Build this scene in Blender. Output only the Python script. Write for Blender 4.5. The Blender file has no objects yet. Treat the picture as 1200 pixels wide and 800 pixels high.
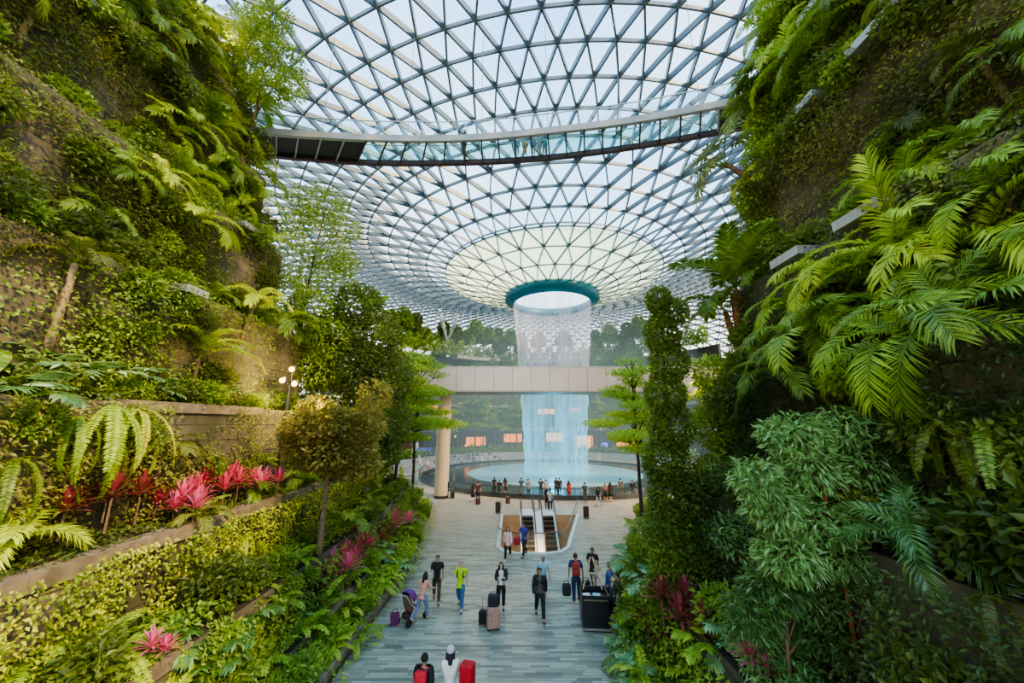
import bpy, bmesh, math, random
import numpy as np
from mathutils import Vector, Matrix, noise as mnoise
from mathutils.geometry import tessellate_polygon

random.seed(7)
rng = np.random.default_rng(7)
R = math.radians
scene = bpy.context.scene
col = scene.collection

# ------------------------------------------------------------------ camera
CAM_H, TILT, FPX = 7.05, R(12.5), 433.0
SA, CA = math.sin(TILT), math.cos(TILT)
cam_data = bpy.data.cameras.new('camera')
cam_data.sensor_fit = 'HORIZONTAL'
cam_data.sensor_width = 36.0
cam_data.lens = FPX / 1200 * 36.0
cam_data.clip_end = 1000
cam = bpy.data.objects.new('camera', cam_data)
cam.location = (0, 0, CAM_H)
cam.rotation_euler = (math.pi / 2 + TILT, 0, 0)
col.objects.link(cam)
scene.camera = cam


def ray(px, py):
    u, v = (px - 600) / FPX, (400 - py) / FPX
    return Vector((u, CA - v * SA, SA + v * CA))


def at_y(px, py, Y):
    d = ray(px, py)
    return Vector((0, 0, CAM_H)) + d * (Y / d.y)


def at_x(px, py, X):
    d = ray(px, py)
    return Vector((0, 0, CAM_H)) + d * (X / d.x)


def at_z(px, py, z):
    d = ray(px, py)
    return Vector((0, 0, CAM_H)) + d * ((z - CAM_H) / d.z)


def proj(p):
    zc = p[1] * CA + (p[2] - CAM_H) * SA
    up = -p[1] * SA + (p[2] - CAM_H) * CA
    if zc < 0.1:
        return None
    return 600 + FPX * p[0] / zc, 400 - FPX * up / zc, zc


# ------------------------------------------------------------------ tagging
def tag(o, label=None, cat=None, group=None, kind=None):
    if label: o['label'] = label
    if cat: o['category'] = cat
    if group: o['group'] = group
    if kind: o['kind'] = kind
    return o


def empty(name, loc=(0, 0, 0), rz=0.0):
    o = bpy.data.objects.new(name, None)
    o.empty_display_size = 0.2
    o.location = loc
    o.rotation_euler = (0, 0, rz)
    col.objects.link(o)
    return o


def link(name, me, parent=None, mat4=None, loc=None):
    o = bpy.data.objects.new(name, me)
    col.objects.link(o)
    if parent is not None:
        o.parent = parent
    if mat4 is not None:
        o.matrix_local = mat4
    if loc is not None:
        o.location = loc
    return o


# ------------------------------------------------------------------ mesh building
def fast_mesh(name, verts, faces_flat, sizes, mats=(), midx=None, smooth=False):
    me = bpy.data.meshes.new(name)
    verts = np.asarray(verts, dtype=np.float32).reshape(-1, 3)
    loops = np.asarray(faces_flat, dtype=np.int32).ravel()
    sizes = np.asarray(sizes, dtype=np.int32)
    me.vertices.add(len(verts))
    me.vertices.foreach_set('co', verts.ravel())
    me.loops.add(len(loops))
    me.loops.foreach_set('vertex_index', loops)
    me.polygons.add(len(sizes))
    starts = np.concatenate(([0], np.cumsum(sizes)[:-1])).astype(np.int32)
    me.polygons.foreach_set('loop_start', starts)
    if midx is not None:
        me.polygons.foreach_set('material_index', np.asarray(midx, dtype=np.int32))
    me.polygons.foreach_set('use_smooth', np.full(len(sizes), bool(smooth), dtype=bool))
    for m in mats:
        me.materials.append(m)
    me.update(calc_edges=True)
    return me


class MB:
    """collects simple solids into one mesh"""
    def __init__(s):
        s.v, s.f, s.m = [], [], []
        s.cur = 0

    def add(s, vs, fs):
        b = len(s.v)
        s.v.extend([tuple(x) for x in vs])
        for f in fs:
            s.f.append([i + b for i in f])
            s.m.append(s.cur)
        return b

    def hexa(s, p):
        s.add(p, [(0, 3, 2, 1), (4, 5, 6, 7), (0, 1, 5, 4), (1, 2, 6, 5), (2, 3, 7, 6), (3, 0, 4, 7)])

    def box(s, x0, x1, y0, y1, z0, z1):
        s.hexa([(x0, y0, z0), (x1, y0, z0), (x1, y1, z0), (x0, y1, z0),
                (x0, y0, z1), (x1, y0, z1), (x1, y1, z1), (x0, y1, z1)])

    def rbox(s, x0, x1, y0, y1, z0, z1, r, seg=3):
        """box with vertical edges rounded and softened top and bottom"""
        pts = []
        for cx, cy, a0 in ((x1 - r, y1 - r, 0), (x0 + r, y1 - r, 90), (x0 + r, y0 + r, 180), (x1 - r, y0 + r, 270)):
            for k in range(seg + 1):
                a = R(a0 + 90 * k / seg)
                pts.append((cx, cy, math.cos(a), math.sin(a)))
        n = len(pts)
        rings = []
        for z, q in ((z0, 0.5), (z0 + r * .5, 1), (z1 - r * .5, 1), (z1, 0.5)):
            rings.append([(c[0] + c[2] * r * q, c[1] + c[3] * r * q, z) for c in pts])
        vs = [p for r_ in rings for p in r_]
        fs = []
        for k in range(3):
            for i in range(n):
                j = (i + 1) % n
                fs.append((k * n + i, k * n + j, (k + 1) * n + j, (k + 1) * n + i))
        fs.append(tuple(range(n - 1, -1, -1)))
        fs.append(tuple(3 * n + i for i in range(n)))
        s.add(vs, fs)

    def beam(s, p, q, w, d, up=(0, 0, 1)):
        p, q, up = Vector(p), Vector(q), Vector(up)
        t = (q - p)
        if t.length < 1e-6: return
        t.normalize()
        side = t.cross(up)
        if side.length < 1e-5: side = t.cross(Vector((1, 0, 0)))
        side.normalize()
        n = side.cross(t)
        a, b = side * (w / 2), n * (d / 2)
        s.hexa([p - a - b, p + a - b, q + a - b, q - a - b, p - a + b, p + a + b, q + a + b, q - a + b])

    def tube(s, pts, radii, seg=8, caps=True):
        pts = [Vector(p) for p in pts]
        n = len(pts)
        if not hasattr(radii, '__len__'): radii = [radii] * n
        ref = Vector((0.3, 0.2, 1))
        vs = []
        prev = None
        for i in range(n):
            t = (pts[min(i + 1, n - 1)] - pts[max(i - 1, 0)])
            t.normalize()
            if prev is None:
                a = t.cross(ref)
                if a.length < 1e-3: a = t.cross(Vector((1, 0, 0)))
            else:
                a = prev - t * prev.dot(t)
            a.normalize(); prev = a
            b = t.cross(a)
            for k in range(seg):
                an = 2 * math.pi * k / seg
                vs.append(pts[i] + (a * math.cos(an) + b * math.sin(an)) * radii[i])
        fs = []
        for i in range(n - 1):
            for k in range(seg):
                j = (k + 1) % seg
                fs.append((i * seg + k, i * seg + j, (i + 1) * seg + j, (i + 1) * seg + k))
        if caps:
            fs.append(tuple(range(seg - 1, -1, -1)))
            fs.append(tuple((n - 1) * seg + k for k in range(seg)))
        s.add(vs, fs)

    def lathe(s, prof, c=(0, 0, 0), seg=32, a0=0.0, a1=360.0, sx=1.0, sy=1.0):
        full = abs(a1 - a0 - 360) < 1e-6
        m = seg if full else seg + 1
        vs = []
        for r_, z in prof:
            for k in range(m):
                a = R(a0 + (a1 - a0) * k / seg)
                vs.append((c[0] + r_ * sx * math.cos(a), c[1] + r_ * sy * math.sin(a), c[2] + z))
        fs = []
        for i in range(len(prof) - 1):
            for k in range(seg):
                j = (k + 1) % m
                fs.append((i * m + k, i * m + j, (i + 1) * m + j, (i + 1) * m + k))
        s.add(vs, fs)

    def ellip(s, c, rx, ry, rz, seg=12, rings=8, rot=None):
        vs = []
        for i in range(rings + 1):
            th = math.pi * i / rings
            for k in range(seg):
                a = 2 * math.pi * k / seg
                p = Vector((rx * math.sin(th) * math.cos(a), ry * math.sin(th) * math.sin(a), rz * math.cos(th)))
                if rot is not None: p = rot @ p
                vs.append(p + Vector(c))
        fs = []
        for i in range(rings):
            for k in range(seg):
                j = (k + 1) % seg
                fs.append((i * seg + k, (i + 1) * seg + k, (i + 1) * seg + j, i * seg + j))
        s.add(vs, fs)

    def mesh(s, name, mats, smooth=False):
        if not isinstance(mats, (list, tuple)): mats = [mats]
        sizes = [len(f) for f in s.f]
        flat = [i for f in s.f for i in f]
        return fast_mesh(name, s.v, flat, sizes, mats, s.m, smooth)

    def build(s, name, mats, parent=None, smooth=False, loc=None):
        return link(name, s.mesh(name, mats, smooth), parent, loc=loc)


# ------------------------------------------------------------------ materials
def new_mat(name):
    m = bpy.data.materials.new(name)
    m.use_nodes = True
    nt = m.node_tree
    nt.nodes.clear()
    out = nt.nodes.new('ShaderNodeOutputMaterial')
    return m, nt, out


def rgba(c): return (c[0], c[1], c[2], 1.0)


def srgb(r, g, b):
    f = lambda c: ((c / 255 + .055) / 1.055) ** 2.4 if c > 10 else c / 255 / 12.92
    return (f(r), f(g), f(b))


def mix_col(nt, a, b, fac):
    n = nt.nodes.new('ShaderNodeMix'); n.data_type = 'RGBA'
    for sock, val in ((n.inputs[6], a), (n.inputs[7], b), (n.inputs[0], fac)):
        if hasattr(val, 'is_linked'): nt.links.new(val, sock)
        elif hasattr(val, '__len__'): sock.default_value = rgba(val)
        else: sock.default_value = val
    return n.outputs[2]


def ramp(nt, fac, stops):
    n = nt.nodes.new('ShaderNodeValToRGB')
    cr = n.color_ramp
    while len(cr.elements) < len(stops): cr.elements.new(0.5)
    for e, (p, c) in zip(cr.elements, stops):
        e.position = p
        e.color = rgba(c) if hasattr(c, '__len__') else (c, c, c, 1)
    nt.links.new(fac, n.inputs[0])
    return n.outputs[0]


def plain(name, c, rough=0.6, metal=0.0, var=0.12, scale=6.0, emit=None, emit_s=0.0, spec=0.5):
    """principled with a soft noise variation in the colour"""
    m, nt, out = new_mat(name)
    b = nt.nodes.new('ShaderNodeBsdfPrincipled')
    tc = nt.nodes.new('ShaderNodeTexCoord')
    nz = nt.nodes.new('ShaderNodeTexNoise'); nz.inputs['Scale'].default_value = scale
    nt.links.new(tc.outputs['Object'], nz.inputs['Vector'])
    lo = tuple(x * (1 - var) for x in c); hi = tuple(min(1, x * (1 + var)) for x in c)
    cc = ramp(nt, nz.outputs['Fac'], [(0.3, lo), (0.7, hi)])
    nt.links.new(cc, b.inputs['Base Color'])
    b.inputs['Roughness'].default_value = rough
    b.inputs['Metallic'].default_value = metal
    b.inputs['Specular IOR Level'].default_value = spec
    if emit:
        b.inputs['Emission Color'].default_value = rgba(emit)
        b.inputs['Emission Strength'].default_value = emit_s
    nt.links.new(b.outputs[0], out.inputs[0])
    return m


def leaf_mat(name, dark, mid, bright, patch=0.35, trans=0.35, rough=0.42, spec=0.35, use_obj=True, gain=1.45):
    """leaf colour: random per leaf, drifting in patches and from plant to plant; part of the light passes through"""
    dark, mid, bright = [tuple(min(.8, x * gain) for x in c) for c in (dark, mid, bright)]
    m, nt, out = new_mat(name)
    geo = nt.nodes.new('ShaderNodeNewGeometry')
    nz = nt.nodes.new('ShaderNodeTexNoise')
    nz.inputs['Scale'].default_value = patch
    nz.inputs['Detail'].default_value = 3
    nt.links.new(geo.outputs['Position'], nz.inputs['Vector'])
    oi = nt.nodes.new('ShaderNodeObjectInfo')
    a = nt.nodes.new('ShaderNodeMath'); a.operation = 'MULTIPLY_ADD'
    nt.links.new(geo.outputs['Random Per Island'], a.inputs[0]); a.inputs[1].default_value = 0.45
    nt.links.new(nz.outputs['Fac'], a.inputs[2])
    b = nt.nodes.new('ShaderNodeMath'); b.operation = 'MULTIPLY_ADD'
    nt.links.new(oi.outputs['Random'], b.inputs[0]); b.inputs[1].default_value = 0.3 if use_obj else 0.0
    nt.links.new(a.outputs[0], b.inputs[2])
    c = nt.nodes.new('ShaderNodeMath'); c.operation = 'SUBTRACT'
    nt.links.new(b.outputs[0], c.inputs[0]); c.inputs[1].default_value = 0.35 if use_obj else 0.2
    cc = ramp(nt, c.outputs[0], [(0.05, dark), (0.42, mid), (0.85, bright)])
    pr = nt.nodes.new('ShaderNodeBsdfPrincipled')
    nt.links.new(cc, pr.inputs['Base Color'])
    pr.inputs['Roughness'].default_value = rough
    pr.inputs['Specular IOR Level'].default_value = spec
    tr = nt.nodes.new('ShaderNodeBsdfTranslucent')
    tcol = mix_col(nt, cc, (0.75, 0.85, 0.12), 0.35)
    nt.links.new(tcol, tr.inputs['Color'])
    mx = nt.nodes.new('ShaderNodeMixShader'); mx.inputs[0].default_value = trans
    nt.links.new(pr.outputs[0], mx.inputs[1]); nt.links.new(tr.outputs[0], mx.inputs[2])
    nt.links.new(mx.outputs[0], out.inputs[0])
    return m


def glass_mat(name, tint, gloss=0.08, haze=0.0, haze_col=(1, 1, 1), rough=0.03):
    """thin glazing: light passes straight through, a little is mirrored, a little scattered"""
    m, nt, out = new_mat(name)
    t = nt.nodes.new('ShaderNodeBsdfTransparent'); t.inputs[0].default_value = rgba(tint)
    g = nt.nodes.new('ShaderNodeBsdfGlossy'); g.inputs['Roughness'].default_value = rough
    g.inputs['Color'].default_value = (0.9, 0.95, 1, 1)
    mx = nt.nodes.new('ShaderNodeMixShader'); mx.inputs[0].default_value = gloss
    nt.links.new(t.outputs[0], mx.inputs[1]); nt.links.new(g.outputs[0], mx.inputs[2])
    last = mx
    if haze > 0:
        tl = nt.nodes.new('ShaderNodeBsdfTranslucent'); tl.inputs[0].default_value = rgba(haze_col)
        m2 = nt.nodes.new('ShaderNodeMixShader'); m2.inputs[0].default_value = haze
        nt.links.new(mx.outputs[0], m2.inputs[1]); nt.links.new(tl.outputs[0], m2.inputs[2])
        last = m2
    nt.links.new(last.outputs[0], out.inputs[0])
    return m


def emit_mat(name, c, s):
    m, nt, out = new_mat(name)
    e = nt.nodes.new('ShaderNodeEmission')
    e.inputs[0].default_value = rgba(c); e.inputs[1].default_value = s
    nt.links.new(e.outputs[0], out.inputs[0])
    return m


def stone_mat(name, c1, c2, mortar, bw=0.9, bh=0.3, moss=0.5, vertical=True):
    m, nt, out = new_mat(name)
    geo = nt.nodes.new('ShaderNodeNewGeometry')
    sep = nt.nodes.new('ShaderNodeSeparateXYZ'); nt.links.new(geo.outputs['Position'], sep.inputs[0])
    comb = nt.nodes.new('ShaderNodeCombineXYZ')
    if vertical:
        ad = nt.nodes.new('ShaderNodeMath'); ad.operation = 'ADD'
        nt.links.new(sep.outputs[0], ad.inputs[0]); nt.links.new(sep.outputs[1], ad.inputs[1])
        nt.links.new(ad.outputs[0], comb.inputs[0]); nt.links.new(sep.outputs[2], comb.inputs[1])
    else:
        nt.links.new(sep.outputs[0], comb.inputs[0]); nt.links.new(sep.outputs[1], comb.inputs[1])
    br = nt.nodes.new('ShaderNodeTexBrick')
    br.inputs['Scale'].default_value = 1.0
    br.inputs['Brick Width'].default_value = bw
    br.inputs['Row Height'].default_value = bh
    br.inputs['Mortar Size'].default_value = 0.016
    br.inputs['Color1'].default_value = rgba(c1); br.inputs['Color2'].default_value = rgba(c2)
    br.inputs['Mortar'].default_value = rgba(mortar)
    br.inputs['Mortar Smooth'].default_value = 0.3
    nt.links.new(comb.outputs[0], br.inputs['Vector'])
    nz = nt.nodes.new('ShaderNodeTexNoise'); nz.inputs['Scale'].default_value = 0.6; nz.inputs['Detail'].default_value = 6
    nt.links.new(geo.outputs['Position'], nz.inputs['Vector'])
    fac = ramp(nt, nz.outputs['Fac'], [(0.5 - 0.2 * moss - .02, 0.0), (0.62, moss)])
    cc = mix_col(nt, br.outputs['Color'], (0.035, 0.045, 0.012), fac)
    pr = nt.nodes.new('ShaderNodeBsdfPrincipled'); pr.inputs['Roughness'].default_value = 0.8
    nt.links.new(cc, pr.inputs['Base Color'])
    bp = nt.nodes.new('ShaderNodeBump'); bp.inputs['Strength'].default_value = 0.4; bp.inputs['Distance'].default_value = 0.03
    nt.links.new(br.outputs['Fac'], bp.inputs['Height']); bp.invert = True
    nt.links.new(bp.outputs[0], pr.inputs['Normal'])
    nt.links.new(pr.outputs[0], out.inputs[0])
    return m


M = {}
M['steel'] = plain('grey_steel', (0.12, 0.17, 0.19), 0.4, 0.1, 0.06, 2)
M['steel_light'] = plain('pale_steel', (0.45, 0.5, 0.52), 0.4, 0.2, 0.05, 2)
M['girder_grey'] = plain('girder_grey', (0.30, 0.34, 0.34), 0.4, 0.2, 0.05)
M['girder_dark'] = plain('dark_maroon_steel', (0.055, 0.03, 0.03), 0.4, 0.1, 0.1)
M['black_panel'] = plain('black_panel', (0.012, 0.013, 0.014), 0.5, 0, 0.1)
M['teal'] = plain('teal_ring', (0.004, 0.16, 0.22), 0.35, 0.1, 0.1)
M['roof_glass'] = glass_mat('roof_glass', (0.97, 0.985, 1.0), 0.04)
M['roof_tint'] = glass_mat('tinted_roof_glass', (0.97, 0.95, 0.68), 0.03, 0.6, (0.9, 0.86, 0.5))
M['floor_glass'] = glass_mat('green_floor_glass', (0.74, 0.9, 0.88), 0.07)
M['clear_glass'] = glass_mat('clear_glass', (0.86, 0.93, 0.92), 0.08)
M['stone'] = stone_mat('garden_wall_stone', (0.215, 0.175, 0.125), (0.15, 0.122, 0.088), (0.05, 0.042, 0.03), 1.3, 0.5, 0.75)
M['stone_pale'] = stone_mat('pale_stone', (0.2, 0.17, 0.12), (0.14, 0.118, 0.085), (0.05, 0.045, 0.035), 1.3, 0.6, 0.3)
M['coping'] = plain('stone_coping', (0.2, 0.16, 0.105), 0.8, 0, 0.35, 3)
M['soil'] = plain('dark_soil', (0.03, 0.022, 0.012), 0.95, 0, 0.4, 3)
M['bark'] = plain('grey_brown_bark', (0.17, 0.115, 0.065), 0.85, 0, 0.35, 9)
M['bark_dark'] = plain('dark_bark', (0.07, 0.05, 0.033), 0.85, 0, 0.35, 9)
M['bark_red'] = plain('orange_red_shaft', (0.32, 0.09, 0.035), 0.6, 0, 0.3, 6)
M['bark_pale'] = plain('pale_bark', (0.33, 0.25, 0.14), 0.85, 0, 0.3, 9)
M['metal_edge'] = plain('metal_planter_edge', (0.42, 0.43, 0.4), 0.45, 0.5, 0.1)
M['lf_dark'] = leaf_mat('dark_green_leaf', (0.016, 0.027, 0.006), (0.052, 0.083, 0.016), (0.15, 0.2, 0.035))
M['lf_mid'] = leaf_mat('mid_green_leaf', (0.026, 0.052, 0.008), (0.09, 0.16, 0.02), (0.23, 0.33, 0.045))
M['lf_bright'] = leaf_mat('bright_green_leaf', (0.062, 0.115, 0.01), (0.18, 0.29, 0.025), (0.38, 0.5, 0.06), trans=0.42)
M['lf_lime'] = leaf_mat('yellow_green_leaf', (0.13, 0.2, 0.015), (0.33, 0.45, 0.035), (0.6, 0.68, 0.1), trans=0.45)
M['lf_olive'] = leaf_mat('olive_leaf', (0.025, 0.03, 0.007), (0.085, 0.1, 0.02), (0.22, 0.24, 0.05))
M['lf_blue'] = leaf_mat('silvery_green_leaf', (0.03, 0.08, 0.025), (0.11, 0.23, 0.085), (0.33, 0.48, 0.24), spec=0.6)
M['lf_deep'] = leaf_mat('glossy_green_leaf', (0.014, 0.042, 0.01), (0.052, 0.128, 0.03), (0.2, 0.35, 0.12), rough=0.3, spec=0.6)
M['lf_red'] = leaf_mat('dark_red_leaf', (0.035, 0.005, 0.01), (0.12, 0.015, 0.03), (0.3, 0.04, 0.07))
M['lf_magenta'] = leaf_mat('magenta_leaf', (0.2, 0.012, 0.05), (0.5, 0.035, 0.14), (0.78, 0.13, 0.3))
M['lf_gold'] = leaf_mat('lamp_gold_leaf', (0.025, 0.026, 0.006), (0.1, 0.09, 0.02), (0.28, 0.23, 0.06))  # golden lamp light mixed into the leaf colour of the crown
M['lf_limemix'] = leaf_mat('mottled_yellow_green_leaf', (0.03, 0.045, 0.006), (0.13, 0.18, 0.018), (0.48, 0.52, 0.05), patch=0.9)
M['lf_column'] = leaf_mat('column_leaf', (0.02, 0.038, 0.007), (0.072, 0.12, 0.02), (0.2, 0.28, 0.045))
M['lf_film'] = leaf_mat('lit_olive_creeper_leaf', (0.06, 0.065, 0.014), (0.17, 0.185, 0.04), (0.36, 0.38, 0.09))  # lighter copy of the olive leaf, warm light painted in for the right wall
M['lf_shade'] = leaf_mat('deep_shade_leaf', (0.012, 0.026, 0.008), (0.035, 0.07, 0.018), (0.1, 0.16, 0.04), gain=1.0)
# ------------------------------------------------------------------ world and lights
w = bpy.data.worlds.new('sky')
scene.world = w
w.use_nodes = True
nt = w.node_tree; nt.nodes.clear()
wo = nt.nodes.new('ShaderNodeOutputWorld'); bg = nt.nodes.new('ShaderNodeBackground')
tc = nt.nodes.new('ShaderNodeTexCoord')
sp = nt.nodes.new('ShaderNodeSeparateXYZ'); nt.links.new(tc.outputs['Generated'], sp.inputs[0])
base = ramp(nt, sp.outputs[2], [(0.0, (0.95, 0.82, 0.74)), (0.14, (0.92, 0.86, 0.82)), (0.4, (0.52, 0.75, 0.95)), (0.8, (0.26, 0.55, 0.95))])
nz = nt.nodes.new('ShaderNodeTexNoise'); nz.inputs['Scale'].default_value = 2.2; nz.inputs['Detail'].default_value = 6
nt.links.new(tc.outputs['Generated'], nz.inputs['Vector'])
cf = ramp(nt, nz.outputs['Fac'], [(0.45, 0.0), (0.72, 0.6)])
skyc = mix_col(nt, base, (0.78, 0.87, 0.96), cf)
nt.links.new(skyc, bg.inputs[0]); bg.inputs[1].default_value = 2.4
nt.links.new(bg.outputs[0], wo.inputs[0])


def lamp(name, typ, loc, energy, color, size=0.3, rot=None, **kw):
    d = bpy.data.lights.new(name, typ)
    d.energy = energy; d.color = color
    if typ == 'SUN': d.angle = size
    elif typ in ('POINT', 'SPOT'): d.shadow_soft_size = size
    else: d.size = size
    for k, v in kw.items(): setattr(d, k, v)
    o = bpy.data.objects.new(name, d)
    o.location = loc
    if rot is not None: o.rotation_euler = rot
    col.objects.link(o)
    return o


sun = lamp('evening_sun', 'SUN', (30, -30, 60), 5.6, (1.0, 0.68, 0.35), R(4))
sun.rotation_euler = Vector((-0.62, 0.52, -0.58)).to_track_quat('-Z', 'Y').to_euler()

# ------------------------------------------------------------------ garden wall profiles (x of face, top height, far end)
LW = [(-5.05, .42, 34), (-5.9, 1.1, 33.5), (-6.8, 2.5, 32), (-8.5, 4.4, 30), (-10.0, 7.6, 25), (-11.2, 11.5, 19.5),
      (-12.6, 16, 18.8), (-14.0, 20.5, 18.6), (-15.4, 25, 18.5), (-16.8, 28.5, 18.5)]
RW = [(3.0, .4, 34), (4.5, 2.2, 15), (5.9, 5.0, 13.6), (7.0, 8.5, 13.0), (8.2, 11.7, 13.2), (9.5, 16.8, 13.6),
      (10.8, 21.2, 14), (12.2, 26, 14)]


def lerp_pts(x, pts):
    if x <= pts[0][0]: return pts[0][1]
    for (a, b), (c, d) in zip(pts, pts[1:]):
        if x <= c: return b + (d - b) * (x - a) / (c - a)
    return pts[-1][1]


def wx(side, k, Y):
    if side < 0:
        d = -0.14 * max(0, Y - 21)
        return LW[k][0] + d
    if k == 0:
        return lerp_pts(Y, [(12, 3.0), (17.3, 4.4), (23.8, 7.0), (31, 9.9), (34, 11.2)])
    return RW[k][0]


Y0 = -3.0


def inside_walls(p):
    x, y, z = p
    if x < 0:
        for k in range(len(LW) - 1, -1, -1):
            if z < LW[k][1] and y < LW[k][2] and x < wx(-1, k, y): return (-1, k)
    else:
        for k in range(len(RW) - 1, -1, -1):
            if z < RW[k][1] and y < RW[k][2] and x > wx(1, k, y): return (1, k)
    return None


def hit(px, py, tmax=45):
    for k in range(60):
        p, s = hit0(px, py, tmax)
        if s is not None: return p, s
        px += -3 if px < 600 else 3
    return p, s


def hit0(px, py, tmax):
    d = ray(px, py); o = Vector((0, 0, CAM_H)); t = 2.0
    while t < tmax:
        p = o + d * t
        s = inside_walls(p)
        if s: return o + d * (t - 0.04), s
        if p.z < 0: return Vector((p.x, p.y, 0)), (0, 0)
        t += 0.04
    return o + d * tmax, None


def wall_mesh(side, prof, name):
    mb = MB()
    for k, (X, z, ye) in enumerate(prof):
        z0 = prof[k - 1][1] - 0.3 if k else -0.05
        ys = [Y0 + i for i in range(int(ye - Y0) + 1)] + ([ye] if (ye - Y0) % 1 else [])
        a, b = [], []
        for y in ys:
            x = wx(side, k, y)
            xb = side * 34
            a.append((x, y)); b.append((xb, y))
        for i in range(len(ys) - 1):
            (xa, ya), (xc, yc) = a[i], a[i + 1]
            (xb, _), (xd, _) = b[i], b[i + 1]
            vs = [(xa, ya, z0), (xc, yc, z0), (xc, yc, z), (xa, ya, z), (xb, ya, z), (xd, yc, z)]
            mb.cur = 0
            mb.add(vs, [(0, 1, 2, 3)])
            mb.cur = 1
            mb.add(vs, [(3, 2, 5, 4)])
        x, y = a[-1]
        xb = b[-1][0]
        mb.cur = 0
        mb.add([(x, y, z0 if k == 0 else 0), (xb, y, 0), (xb, y, z), (x, y, z)], [(0, 1, 2, 3)])
    return mb.build(name, [M['stone'], M['soil']])


tag(wall_mesh(-1, LW, 'wall_left'), 'stepped stone garden wall rising on the left of the path', kind='structure')
tag(wall_mesh(1, RW, 'wall_right'), 'stepped stone garden wall rising on the right of the path', kind='structure')

# copings along the ledges
nt_ = 0


def coping(side, k, ya, yb, w=0.34, h=0.2, mat='coping', label=None, over=0.08):
    global nt_
    prof = LW if side < 0 else RW
    z = prof[k][1]
    mb = MB()
    n = max(1, int((yb - ya) / 1.2))
    for i in range(n):
        p = []
        for zz in (z - h + 0.06, z + 0.06):
            for (yy, s) in ((ya + (yb - ya) * i / n, -1), (ya + (yb - ya) * (i + 1) / n - 0.015, -1),
                            (ya + (yb - ya) * (i + 1) / n - 0.015, 1), (ya + (yb - ya) * i / n, 1)):
                x = wx(side, k, yy)
                p.append((x + side * (w if s > 0 else -over), yy, zz))
        mb.hexa(p)
    nt_ += 1
    tag(mb.build('trim_%d' % nt_, M[mat]), label, kind='structure')


coping(-1, 0, 0, 34, 0.25, 0.2, label='low stone kerb along the left edge of the path')
coping(-1, 1, 13, 15.2, 0.25, 0.2, label='stone coping of the low brown wall beside the path')
coping(-1, 1, 18.6, 20.4, 0.25, 0.2, label='short stone coping far along the left planter')
coping(-1, 2, 7.6, 9.0, 0.3, 0.25, label='short stone coping at the bottom left above the metal strip')
coping(-1, 3, 6, 18, 0.35, 0.32, label='long stone ledge under the red plants on the left')
coping(-1, 4, 9.5, 15, 0.35, 0.3, label='stone ledge under the silvery lobed leaves on the left')
coping(1, 0, 6, 34, 0.25, 0.2, label='low stone kerb along the right edge of the path')
for k, a, b, lab in ((4, 5.2, 6.6, 'pale stone ledge at the far right edge'), ):
    coping(1, k, a, b, 0.4, 0.3, 'coping', lab)
for side, k, a, b, lab in ((1, 4, 7.0, 8.1, 'short metal planter edge in the middle of the right wall'),
                           (1, 4, 9.2, 10.3, 'short metal planter edge beside the grey stone patch on the right wall'),
                           (1, 5, 6.7, 8.1, 'metal planter edge high on the right wall near the picture top'),
                           (1, 5, 9.2, 9.9, 'small metal planter edge above the grey stone patch on the right wall'),
                           (1, 6, 8.0, 10.6, 'metal planter edge at the top of the right wall'),
                           (-1, 5, 11.5, 12.4, 'short pale metal planter edge on the upper left wall'),
                           (-1, 6, 15.2, 17, 'metal planter edge near the end of the upper left wall')):
    coping(side, k, a, b, 0.1, 0.24, 'metal_edge', lab, 0.5)

# ------------------------------------------------------------------ floor with the opening for the escalators
HOLE = [(-.8, 31.5), (-.8, 23.6), (-.5, 22.9), (.3, 22.45), (1.9, 22.45), (2.75, 22.75), (3.25, 23.5), (5.2, 31.5)]
OUT = [(-70, -14), (82, -14), (82, 128), (-70, 128)]
outer = [Vector((x, y, 0)) for x, y in OUT]; hole = [Vector((x, y, 0)) for x, y in HOLE]
tris = tessellate_polygon([outer, hole])
pts = outer + hole
m, nt, out = new_mat('grey_green_stone_planks')
geo = nt.nodes.new('ShaderNodeNewGeometry')
br = nt.nodes.new('ShaderNodeTexBrick')
br.inputs['Scale'].default_value = 1.0; br.inputs['Brick Width'].default_value = 0.7; br.inputs['Row Height'].default_value = 0.115
br.inputs['Mortar Size'].default_value = 0.006; br.inputs['Bias'].default_value = -0.1
br.offset = 0.37; br.squash = 0.8; br.squash_frequency = 3
br.inputs['Color1'].default_value = rgba((0.145, 0.16, 0.125)); br.inputs['Color2'].default_value = rgba((0.43, 0.445, 0.35))
br.inputs['Mortar'].default_value = rgba((0.09, 0.105, 0.095))
nt.links.new(geo.outputs['Position'], br.inputs['Vector'])
mp = nt.nodes.new('ShaderNodeMapping'); mp.inputs['Scale'].default_value = (0.25, 2.2, 1)
nt.links.new(geo.outputs['Position'], mp.inputs[0])
n1 = nt.nodes.new('ShaderNodeTexNoise'); n1.inputs['Scale'].default_value = 1.0; n1.inputs['Detail'].default_value = 5
nt.links.new(mp.outputs[0], n1.inputs['Vector'])
fc = ramp(nt, n1.outputs['Fac'], [(0.4, 0.0), (0.75, 0.6)])
c1 = mix_col(nt, br.outputs['Color'], (0.45, 0.435, 0.33), fc)
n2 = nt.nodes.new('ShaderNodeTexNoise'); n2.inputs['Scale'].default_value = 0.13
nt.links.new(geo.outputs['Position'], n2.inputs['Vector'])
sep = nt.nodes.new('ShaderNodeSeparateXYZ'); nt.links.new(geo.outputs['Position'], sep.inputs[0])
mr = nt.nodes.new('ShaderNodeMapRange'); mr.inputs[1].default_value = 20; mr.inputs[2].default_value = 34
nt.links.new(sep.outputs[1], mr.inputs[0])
mm = nt.nodes.new('ShaderNodeMath'); mm.operation = 'MULTIPLY'
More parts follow.
